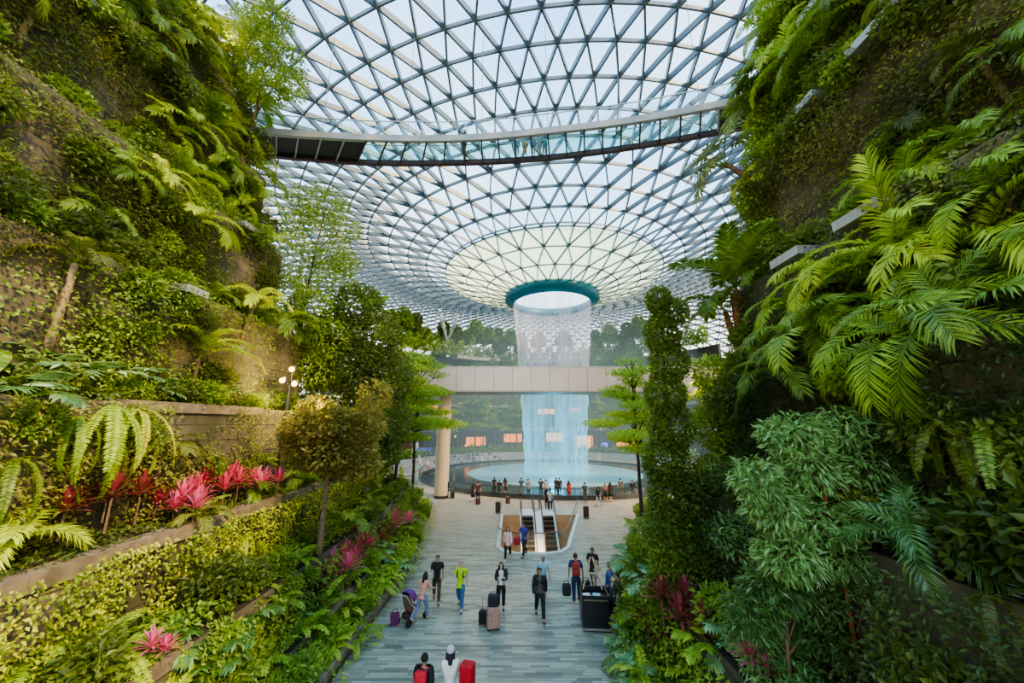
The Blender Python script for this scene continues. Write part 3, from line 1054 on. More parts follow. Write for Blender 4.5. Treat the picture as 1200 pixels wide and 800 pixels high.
def cordyline(leaf='lf_magenta', n=6, L=.5, seed=0):
    rr = random.Random(seed)
    parts = []
    ms = [rosette_geo(30, L, .06, s).mesh('leaf_rosette', [M[leaf]]) for s in (1, 2)]
    sm = MB(); sm.tube([(0, 0, -.05), (0, 0, 1)], [.018, .014], 5); sm = sm.mesh('stem', [M['bark']])
    for i in range(n):
        a = i * 2.4; r_ = .28 * math.sqrt(i); h = rr.uniform(.2, .55)
        parts.append(('stem', sm, Matrix.Translation((r_ * math.cos(a), r_ * math.sin(a), 0)) @ Matrix.Diagonal((1, 1, h, 1))))
        parts.append(('leaf_rosette', ms[i % 2], T4((r_ * math.cos(a), r_ * math.sin(a), h), a, 0, rr.uniform(.8, 1.2))))
    return parts


def shrub(leaf='lf_mid', r=.6, n=500, ln=.16, wd=.085, seed=0, flat=.8, hang=0):
    rr = random.Random(seed)
    bl = [(0, 0, r * .7, r * .75, r * .75, r * flat)] + [(rr.uniform(-.6, .6) * r, rr.uniform(-.6, .6) * r, r * rr.uniform(.4, 1.1), r * .45, r * .45, r * .4) for _ in range(5)]
    mb = MB()
    for b in bl: mb.tube([(0, 0, -.05), (b[0] * .5, b[1] * .5, b[2] * .5), (b[0], b[1], b[2])], [.02, .014, .006], 4)
    return [('stems', mb.mesh('stems', [M['bark_dark']]), T4()), ('foliage', foliage_mesh('foliage', bl, n, ln, wd, M[leaf], seed=seed, hang=hang), T4())]


def tree(blobs, leaf='lf_mid', n=3000, ln=.16, wd=.07, r0=.12, bark='bark', seed=0, base=(0, 0), fork=None, hang=0., up=.5, shell=.55, lean=None):
    """blobs relative to the trunk base; the trunk runs up to fork height, then a branch goes to each blob"""
    rr = random.Random(seed); mb = MB()
    zlow = min(b[2] - b[5] for b in blobs)
    fk = fork if fork is not None else max(.5, zlow)
    top = max(b[2] for b in blobs)
    cx = sum(b[0] for b in blobs) / len(blobs); cy = sum(b[1] for b in blobs) / len(blobs)
    axis_ = []
    for i in range(9):
        s = i / 8; z = top * s
        f = min(1, z / max(top, .1)) ** 1.5
        axis_.append(Vector((cx * f + rr.uniform(-.03, .03) * (i > 0), cy * f + rr.uniform(-.03, .03) * (i > 0), z - .15 * (i == 0))))
    mb.tube(axis_, [r0 * (1 - .72 * i / 8) + (.25 * r0 if i == 0 else 0) for i in range(9)], 8)
    def on_axis(z):
        f = max(0, min(7.999, z / top * 8)); k = int(f); return axis_[k].lerp(axis_[k + 1], f - k)
    for b in blobs:
        c = Vector(b[:3]); s = on_axis(min(top * .97, max(fk, b[2] - .9 * math.hypot(b[0] - cx, b[1] - cy) - .4)))
        m_ = s.lerp(c, .5) + Vector((0, 0, .12))
        mb.tube([s, m_, c], [r0 * .42, r0 * .26, r0 * .1], 5)
        for q in range(4):
            e = c + Vector((rr.uniform(-.8, .8) * b[3], rr.uniform(-.8, .8) * b[4], rr.uniform(-.3, .8) * b[5]))
            mb.tube([m_.lerp(c, .6), e], [r0 * .12, r0 * .04], 4)
    return [('trunk', mb.mesh('trunk', [M[bark]], True), T4()),
            ('foliage', foliage_mesh('foliage', blobs, n, ln, wd, M[leaf], seed=seed, hang=hang, up=up, shell=shell), T4())]


def layered(h=9.0, r=2.6, layers=6, z0=.45, seed=0, **kw):
    """flat tiers of small leaves, as a terminalia carries them"""
    rr = random.Random(seed); bl = []
    for i in range(layers):
        s = i / (layers - 1)
        z = h * (z0 + (1 - z0) * s); rad = r * (1 - .6 * s ** 2.2) * rr.uniform(.75, 1.15)
        k = 4 if i < layers - 1 else 2
        for j in range(k):
            a = j * 2 * math.pi / k + i * 1.1 + rr.uniform(-.5, .5); d = rad * rr.uniform(.3, .8); q = rad * rr.uniform(.38, .62)
            bl.append((d * math.cos(a), d * math.sin(a), z + rr.uniform(-.35, .35) * h / 10 - .05 * d, q, q, rr.uniform(.16, .3)))
    return tree(bl, seed=seed, shell=.2, up=1.2, fork=h * z0 * .9, **kw)


def put(name, parts, loc, rz=0., sc=1., label=None, cat=None, group=None, tilt=None):
    e = empty(name, loc, rz)
    e.scale = (sc, sc, sc)
    if tilt: e.rotation_euler = (tilt[0], tilt[1], rz)
    tag(e, label, cat, group)
    for pn, me, mat in parts: link(pn, me, e, mat)
    return e


def world_blobs(pix, Y, base):
    """ellipsoids given where they stand: (px, py, r_px_x, r_px_y, dY) at distance Y, made relative to the base"""
    out_ = []
    for (px, py, rx, ry, *dy) in pix:
        yy = Y + (dy[0] if dy else 0)
        c = at_y(px, py, yy); zc = proj(c)[2]
        out_.append((c.x - base.x, c.y - base.y, c.z - base.z, rx * zc / FPX, rx * zc / FPX * .9, ry * zc / FPX))
    return out_
# ------------------------------------------------------------------ creepers covering the wall faces (leaf by leaf, nobody could count them)
def creeper(name, side, k, ya, yb, zlo, zhi, dens, ln, wd, mat, thr, fs, label, seed, thick=0.4):
    thr -= .12; wd *= 1.25; ln *= 1.12
    g = np.random.default_rng(seed)
    n = int((yb - ya) * (zhi - zlo) * dens)
    y = g.uniform(ya, yb, n); z = g.uniform(zlo, zhi, n)
    bare = [b[1:] for b in BARE if b[0] == (side, k)]
    nz_ = np.array([mnoise.fractal(Vector((y[i] * fs, z[i] * fs * 1.2, seed * 3.7 + k)), 1.0, 2.0, 4) for i in range(n)])
    keep = nz_ > thr + g.normal(0, .12, n)
    for (b0, b1, c0, c1) in bare:
        keep &= ~((y > b0) & (y < b1) & (z > c0) & (z < c1) & (g.random(n) < .86 - .9 * np.abs(nz_ * 1.2)))
    y, z, nz_ = y[keep], z[keep], nz_[keep]
    xs = np.array([wx(side, k, v) for v in y])
    ok = []
    for i in range(len(y)):
        pr_ = proj((xs[i], y[i], z[i])); ok.append(pr_ is not None and pr_[2] > .8 and -220 < pr_[0] < 1420 and -200 < pr_[1] < 980)
    ok = np.array(ok, bool)
    y, z, nz_, xs = y[ok], z[ok], nz_[ok], xs[ok]
    n = len(y)
    if n < 10: return
    bulge = np.clip((nz_ - thr), 0, 1) * 1.1 * thick + g.random(n) * thick
    P = np.stack([xs - side * (bulge + .01), y, z], 1)
    D = np.stack([-side * g.uniform(.1, 1., n), g.normal(0, .6, n), g.uniform(-1.1, .35, n)], 1)
    U = np.stack([-side * np.full(n, .8), g.normal(0, .4, n), g.uniform(.2, 1.2, n)], 1)
    V, F, Z = leaf_arrays(P, D, U, ln * g.uniform(.6, 1.3, n), wd * g.uniform(.7, 1.25, n))
    o = link(name, fast_mesh(name, V, F, Z, [M[mat]]))
    tag(o, label, 'creeper', kind='stuff')


BARE = [((-1, 5), 14.4, 19.5, 7.9, 11.2), ((-1, 5), 6.6, 9.0, 7.9, 10.6), ((-1, 6), 7.9, 8.9, 13, 14.8), ((-1, 4), 14.8, 17.6, 4.6, 7.4), ((-1, 6), 15.2, 17.0, 12.5, 15),
        ((1, 5), 9.8, 11.8, 12.6, 15.2), ((1, 4), 9.5, 10.6, 10, 11.5), ((-1, 7), 9.5, 11, 16.6, 18.5)]
CR_L = [  # level, z from, z to, density, leaf length, width, material, threshold, noise scale, label
    (0, 0, .42, 60, .12, .06, 'lf_bright', .15, .8, 'creeping leaves spilling over the low left kerb'),
    (1, .42, 1.1, 130, .12, .06, 'lf_mid', -.15, .7, 'green creeper on the lowest planter wall on the left'),
    (2, 1.1, 2.5, 150, .12, .06, 'lf_mid', -.2, .6, 'green creeper on the second planter wall on the left'),
    (3, 2.5, 4.4, 420, .085, .05, 'lf_limemix', -.34, .6, 'yellow-green creeper hanging under the long left stone ledge'),
    (4, 4.4, 7.6, 260, .1, .055, 'lf_olive', -.22, .5, 'olive creeper on the left wall behind the red plants'),
    (5, 7.6, 11.5, 170, .12, .06, 'lf_mid', -.08, .38, 'small leaved creeper on the left wall above the silvery leaves'),
    (6, 11.5, 16, 170, .13, .06, 'lf_dark', -.16, .33, 'dark creeper on the middle of the tall left wall'),
    (7, 16, 20.5, 150, .14, .065, 'lf_dark', -.2, .3, 'dark creeper high on the left wall beside the footbridge end'),
    (8, 20.5, 25, 120, .16, .07, 'lf_mid', -.2, .3, 'creeper above the footbridge end on the left wall'),
    (9, 25, 28.5, 90, .18, .08, 'lf_mid', -.2, .3, 'creeper at the very top of the left wall')]
CR_R = [
    (1, .4, 2.2, 150, .12, .06, 'lf_mid', -.3, .6, 'green creeper on the lowest right planter wall'),
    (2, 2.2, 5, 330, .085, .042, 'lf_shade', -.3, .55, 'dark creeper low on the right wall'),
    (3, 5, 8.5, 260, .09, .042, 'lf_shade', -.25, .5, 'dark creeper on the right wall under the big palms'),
    (4, 8.5, 11.7, 190, .11, .055, 'lf_olive', -.2, .42, 'olive creeper on the right wall behind the big palms'),
    (5, 11.7, 16.8, 190, .12, .06, 'lf_olive', -.14, .33, 'olive creeper around the grey stone patch on the right wall'),
    (6, 16.8, 21.2, 190, .13, .065, 'lf_mid', -.36, .3, 'green creeper high on the right wall'),
    (7, 21.2, 26, 110, .15, .07, 'lf_mid', -.25, .3, 'green creeper at the very top of the right wall')]
for i, (k, za, zb, de, ln_, wd_, mt, th, fs, lab) in enumerate(CR_L):
    creeper('creeper', -1, k, -1.5, LW[k][2], za, zb, de, ln_, wd_, mt, th, fs, lab, 11 + i)
for i, (k, za, zb, de, ln_, wd_, mt, th, fs, lab) in enumerate(CR_R):
    creeper('creeper', 1, k, -1.5, RW[k][2], za, zb, de, ln_, wd_, mt, th, fs, lab, 41 + i)


FINE = [(-1, 5, 7.6, 11.5, 'fine dark moss and creeper on the left wall above the silvery leaves'), (-1, 6, 11.5, 16, 'fine dark creeper film on the middle of the tall left wall'),
        (-1, 7, 16, 20.5, 'fine dark creeper film beside the footbridge end on the left'), (-1, 8, 20.5, 25, 'fine creeper film near the top of the left wall'),
        (1, 4, 8.5, 11.7, 'fine dark creeper film behind the big right palms'), (1, 5, 11.7, 16.8, 'fine olive creeper film around the grey stone patch on the right'),
        (1, 6, 16.8, 21.2, 'fine creeper film high on the right wall'), (1, 3, 5, 8.5, 'fine dark creeper film under the big right palms')]
for i, (sd_, k, za, zb, lab) in enumerate(FINE):
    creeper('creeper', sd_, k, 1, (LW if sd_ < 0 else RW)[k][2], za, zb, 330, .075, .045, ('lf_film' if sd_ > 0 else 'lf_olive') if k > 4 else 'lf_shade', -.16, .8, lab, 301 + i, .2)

# low planting covering the planter beds, one leafy carpet per bed
def bed(side, k, depth, ya, yb, n, ln, wd, mat, hgt, label, seed, z=None):
    g = np.random.default_rng(seed)
    prof = LW if side < 0 else RW
    y = g.uniform(ya, yb, n); d = g.random(n) * depth
    xs = np.array([wx(side, k, v) for v in y]) + side * (d + .05)
    hh = np.array([.5 + .5 * mnoise.noise(Vector((xs[i] * .9, y[i] * .9, seed))) for i in range(n)])
    zz = (prof[k][1] if z is None else z) + hh * hgt * g.random(n) ** .5
    P = np.stack([xs, y, zz], 1)
    D = np.stack([-side * g.uniform(-.3, .9, n), g.normal(0, .7, n), g.uniform(-.5, .7, n)], 1)
    U = np.stack([-side * np.full(n, .4), g.normal(0, .4, n), np.full(n, 1.)], 1)
    V, F, Z = leaf_arrays(P, D, U, ln * g.uniform(.6, 1.3, n), wd * g.uniform(.7, 1.25, n))
    tag(link('ground_cover', fast_mesh('ground_cover', V, F, Z, [M[mat]])), label, 'ground cover', kind='stuff')


bed(-1, 0, .85, 4, 33, 9000, .14, .075, 'lf_bright', .8, 'bright ground cover in the planter along the left kerb', 71)
bed(-1, 1, .9, 3, 33, 8000, .14, .075, 'lf_mid', .7, 'green ground cover in the lowest planter on the left', 72)
bed(-1, 2, 1.6, 2, 31, 11000, .14, .075, 'lf_mid', .8, 'green ground cover in the second planter on the left', 73)
bed(-1, 3, 1.4, 2, 29, 5000, .13, .06, 'lf_dark', .3, 'dark ground cover behind the long left ledge', 74)
bed(-1, 4, 1.3, 2, 25, 5000, .17, .08, 'lf_dark', .7, 'dark ground cover behind the upper left ledge', 75)
bed(1, 0, 1.6, 5, 34, 12000, .13, .065, 'lf_mid', .9, 'green ground cover along the right kerb', 76)
bed(1, 0, 14, 15, 34, 9000, .22, .1, 'lf_dark', 1.0, 'dark ground cover behind the right kerb beyond the wall', 77)
bed(1, 1, 1.5, 1, 15, 8000, .12, .05, 'lf_deep', 1.0, 'glossy ground cover in the lower right planter', 78)
bed(1, 3, 1.3, 1, 13, 4000, .15, .06, 'lf_mid', .8, 'green ground cover under the big right palms', 79)

# ------------------------------------------------------------------ individual plants
COUNTS = {}
PROTO = {}


def proto(kind, **kw):
    key = (kind, tuple(sorted(kw.items())))
    if key not in PROTO:
        PROTO[key] = {'palm': feather_palm, 'fan': fan_palm, 'fern': fern, 'lobed': lobed, 'paddle': paddle,
                      'cordyline': cordyline, 'shrub': shrub, 'layered': layered}[kind](**kw)
    return PROTO[key]


NAME = {'palm': ('feather_palm', 'palm'), 'fan': ('fan_palm', 'palm'), 'fern': ('fern', 'fern'), 'lobed': ('lobed_leaf_plant', 'plant'),
        'paddle': ('broad_leaf_plant', 'plant'), 'cordyline': ('cordyline', 'plant'), 'shrub': ('shrub', 'shrub'), 'layered': ('layered_tree', 'tree')}


def plant(kind, px, py, sc, label, group=None, out=0.0, dz=0.0, lean=0.0, rz=None, Y=None, z=None, **kw):
    """roots the plant where the wall, bed or floor is seen at this point of the view"""
    if Y is not None: p, s = at_y(px, py, Y), None
    else: p, s = hit(px, py)
    if z is not None: p.z = z
    side = -1 if p.x < 0 else 1
    p = p + Vector((-side * out, 0, dz))
    n, c = NAME[kind]
    e = put(n, proto(kind, **kw), p, rz if rz is not None else random.uniform(0, 6.28), sc, label, c, group)
    if lean:  # lean out from the wall towards the light
        e.rotation_mode = 'QUATERNION'
        q = Matrix.Rotation(-side * lean, 3, 'Y') @ Matrix.Rotation(e.rotation_euler.z if rz is None else rz, 3, 'Z')
        e.rotation_quaternion = q.to_quaternion()
    return e


PALM_B = dict(leaf='lf_lime', h=.9, n=9, L=2.0, ll=.55, lw=.06)
PALM_G = dict(leaf='lf_bright', h=.9, n=10, L=2.0, ll=.5, lw=.055)
PALM_D = dict(leaf='lf_mid', h=.9, n=10, L=2.0, ll=.5, lw=.055)
# left wall
LEFT = [
 ('palm', 213, 285, .95, 'bright yellow-green palm glowing on the upper left wall beside pale stone', dict(lean=.35, **PALM_B)),
 ('palm', 283, 395, 1.0, 'slim trunk palm in front of the pale stone on the left wall', dict(leaf='lf_lime', h=1.6, n=8, L=1.5, ll=.42, lw=.05, lean=.15)),
 ('palm', 225, 455, 1.3, 'lime green palm on a thin trunk above the upper left ledge', dict(leaf='lf_lime', h=.8, n=11, L=1.6, e0=80, e1=-25, ll=.42, lw=.05, lean=.15)),
 ('palm', 175, 600, .95, 'dark green palm on a thin leaning trunk among the red plants', dict(leaf='lf_olive', h=1.5, n=10, L=1.3, ll=.45, lw=.045, lean=-.12, bark='bark_pale')),
 ('palm', 4, 665, .9, 'pale yellow-green palm at the left edge beside the dark red plants', dict(leaf='lf_lime', h=.4, n=9, L=1.4, ll=.5, lw=.05, lean=.2)),
 ('palm', 205, 165, .9, 'bright palm leaning out from the left wall left of the footbridge end', dict(lean=.5, **PALM_G)),
 ('palm', 165, 222, .7, 'small lime palm tucked in the left wall above the bright yellow-green palm', dict(lean=.5, **PALM_B)),
 ('palm', 255, 215, .9, 'green palm below the footbridge end on the left wall', dict(lean=.45, **PALM_D)),
 ('palm', 285, 245, .9, 'arching green palm at the far edge of the left wall below the footbridge', dict(lean=.4, **PALM_G)),
 ('palm', 215, 75, 1.0, 'leafy palm near the top of the left wall', dict(lean=.5, **PALM_D)),
 ('palm', 140, 40, 1.0, 'large palm overhanging the top left of the wall', dict(lean=.6, **PALM_D)),
 ('palm', 290, 70, 1.1, 'tall feathery palm at the top end of the left wall against the glass', dict(leaf='lf_mid', h=1.8, n=12, L=1.9, ll=.5, lw=.04, lean=.25)),
 ('palm', 300, 140, 1.0, 'palm with drooping fronds beside the left end of the footbridge', dict(lean=.4, **PALM_G)),
 ('palm', 57, 405, 1.3, 'bare thin trunk palm on the stone at the left edge', dict(leaf='lf_olive', h=1.6, n=6, L=.9, ll=.35, lw=.04, bark='bark_pale', lean=.1)),
 ('palm', 20, 52, 1.2, 'pale trunk palm at the top left corner', dict(leaf='lf_dark', h=1.9, n=6, L=1.0, ll=.35, lw=.04, bark='bark_pale', lean=.05)),
 ('palm', 230, 620, .7, 'yellow palm like clump behind the magenta plants', dict(leaf='lf_olive', h=.3, n=9, L=1.2, ll=.4, lw=.045)),
 ('lobed', 45, 438, 1.3, 'silvery lobed leaf plant nearest the left edge on the upper ledge', dict(leaf='lf_blue', out=.25)),
 ('lobed', 5, 470, 1.2, 'silvery lobed leaf plant cut by the left edge', dict(leaf='lf_blue', out=.3)),
 ('lobed', 85, 450, 1.5, 'large silvery lobed leaf plant above the hanging ferns', dict(leaf='lf_blue', out=.4)),
 ('lobed', 140, 446, 1.3, 'silvery lobed leaf plant right of the hanging ferns', dict(leaf='lf_blue', out=.3)),
 ('lobed', 165, 462, 1.0, 'small silvery lobed leaf plant near the lime palm', dict(leaf='lf_blue', out=.3)),
 ('lobed', 255, 462, 1.0, 'lobed leaf plant on the upper ledge right of the lime palm', dict(leaf='lf_blue', out=.2)),
 ('fern', 105, 480, 1.35, 'long hanging fern under the silvery leaves', dict(leaf='lf_bright', hanging=True, L=1.5, n=9, out=.5)),
 ('fern', 138, 482, 1.35, 'long hanging fern right of the longest one under the silvery leaves', dict(leaf='lf_lime', hanging=True, L=1.5, n=9, out=.5)),
 ('fern', 70, 490, 1.0, 'shorter hanging fern under the silvery leaves', dict(leaf='lf_mid', hanging=True, L=1.5, n=8, out=.4)),
 ('fern', 5, 540, 1.0, 'fern hanging at the left edge on the olive creeper', dict(leaf='lf_mid', hanging=True, L=1.5, n=8, out=.25)),
 ('fern', 278, 628, 1.0, 'yellow-green fern hanging over the end of the long ledge', dict(leaf='lf_lime', hanging=True, L=1.2, n=9, out=.3)),
 ('fern', 300, 640, .9, 'second yellow-green fern hanging over the long ledge', dict(leaf='lf_bright', hanging=True, L=1.2, n=8, out=.3)),
 ('fern', 95, 795, 1.3, 'bright fern at the bottom left under the creeper', dict(leaf='lf_bright', L=1.1, n=12)),
 ('fern', 30, 790, 1.3, 'bright fern in the bottom left corner', dict(leaf='lf_bright', L=1.1, n=12)),
 ('fern', 135, 782, 1.0, 'bright fern left of the stone step at the bottom left', dict(leaf='lf_bright', L=1.1, n=12)),
 ('lobed', 255, 760, 1.2, 'glossy lobed leaf plant near the metal strip at the bottom left', dict(leaf='lf_deep')),
 ('lobed', 285, 735, 1.2, 'glossy lobed leaf plant above the metal strip at the bottom left', dict(leaf='lf_deep')),
 ('lobed', 280, 690, 1.1, 'lobed leaf plant on the low left wall below the yellow-green ferns', dict(leaf='lf_mid')),
 ('lobed', 235, 790, 1.2, 'lobed leaf plant at the bottom edge left of the path', dict(leaf='lf_deep')),
 ('fern', 262, 700, 1.0, 'fern leaning over the low left wall', dict(leaf='lf_bright', L=1.1, n=11)),
 ('fern', 320, 715, 1.0, 'fern beside the leaning bare trunk on the left', dict(leaf='lf_mid', L=1.1, n=11)),
 ('paddle', 345, 730, .8, 'broad leaf plant with blue-green leaves at the foot of the leaning trunk', dict(leaf='lf_blue', n=8, L=.6, wd=.3, pet=.4)),
 ('paddle', 310, 760, .8, 'broad leaf plant in the shade at the bottom left', dict(leaf='lf_deep', n=8, L=.6, wd=.3, pet=.4)),
 ('paddle', 415, 600, 1.2, 'tall bright broad leaf plant under the dark tree', dict(leaf='lf_bright', n=8, L=1.3, wd=.4, pet=.7)),
 ('paddle', 450, 590, 1.1, 'tall green broad leaf plant between the thin trunks', dict(leaf='lf_mid', n=8, L=1.3, wd=.4, pet=.7)),
 ('fern', 400, 720, 1.0, 'bright fern on the low brown wall beside the path', dict(leaf='lf_lime', L=1.1, n=12)),
 ('fern', 440, 690, 1.0, 'bright fern above the kerb beside the path', dict(leaf='lf_bright', L=1.1, n=12)),
 ('fern', 418, 750, .9, 'fern drooping over the kerb nearest the bottom', dict(leaf='lf_bright', L=1.1, n=11)),
 ('fern', 380, 765, .9, 'fern in the kerb planter near the bottom edge', dict(leaf='lf_lime', L=1.1, n=11)),
 ('fern', 345, 790, 1.0, 'fern at the bottom edge beside the kerb', dict(leaf='lf_mid', L=1.1, n=11)),
 ('lobed', 468, 640, 1.3, 'green lobed leaf plant overhanging the path beside the far planter', dict(leaf='lf_bright')),
 ('lobed', 478, 612, 1.4, 'green lobed leaf plant at the far end of the left planter', dict(leaf='lf_mid')),
 ('lobed', 462, 668, 1.2, 'lobed leaf plant leaning over the kerb left of the man in lime', dict(leaf='lf_blue')),
 ('cordyline', 235, 597, 1.38, 'brightest magenta plant on the long left ledge', dict(leaf='lf_magenta')),
 ('cordyline', 268, 588, 1.20, 'magenta plant right of the brightest one on the ledge', dict(leaf='lf_magenta')),
 ('cordyline', 298, 586, 1.14, 'magenta plant at the far end of the long left ledge', dict(leaf='lf_magenta')),
 ('cordyline', 208, 612, 1.08, 'magenta plant just right of the leaning palm trunk', dict(leaf='lf_magenta')),
 ('cordyline', 150, 610, 1.38, 'dark red plant left of the leaning palm trunk', dict(leaf='lf_red')),
 ('cordyline', 60, 628, 1.38, 'dark red plant near the left edge above the ledge', dict(leaf='lf_red')),
 ('cordyline', 85, 612, 1.08, 'small dark red plant between the two larger dark red ones', dict(leaf='lf_red')),
 ('cordyline', 385, 688, 1.32, 'magenta plant beside the bare leaning trunk near the path', dict(leaf='lf_magenta')),
 ('cordyline', 402, 672, 1.32, 'magenta plant in the middle of the group near the path', dict(leaf='lf_magenta')),
 ('cordyline', 418, 655, 1.32, 'magenta plant at the far side of the group near the path', dict(leaf='lf_magenta')),
 ('cordyline', 372, 705, 1.08, 'darker red plant at the foot of the leaning trunk', dict(leaf='lf_red')),
 ('cordyline', 462, 628, 1.44, 'small magenta plant far along the left planter', dict(leaf='lf_magenta')),
 ('cordyline', 442, 640, 1.20, 'dark red plant far along the left planter', dict(leaf='lf_red')),
 ('cordyline', 172, 785, 0.72, 'small magenta plant by the stone step at the bottom left', dict(leaf='lf_magenta', n=2)),
 ('palm', 330, 560, .9, 'dark palm at the foot of the lamp pole', dict(leaf='lf_mid', h=.4, n=10, L=1.5, ll=.45, lw=.05)),
 ('palm', 352, 560, .8, 'palm with pale drooping fronds right of the lamp pole', dict(leaf='lf_bright', h=.4, n=9, L=1.5, ll=.45, lw=.05)),
 ('fan', 300, 560, .9, 'fan palm with pale leaf tips left of the lamp pole', dict(leaf='lf_bright', h=.5, n=8, pet=.6, rad=.5)),
 ('palm', 425, 425, 1.35, 'upright palm crown rising behind the dark conical tree', dict(leaf='lf_bright', h=2.0, n=9, L=1.6, ll=.5, lw=.08, e0=85, e1=20, Y=23)),
]
for kind, px, py, sc, lab, kw in LEFT:
    plant(kind, px, py, sc, lab, **kw)

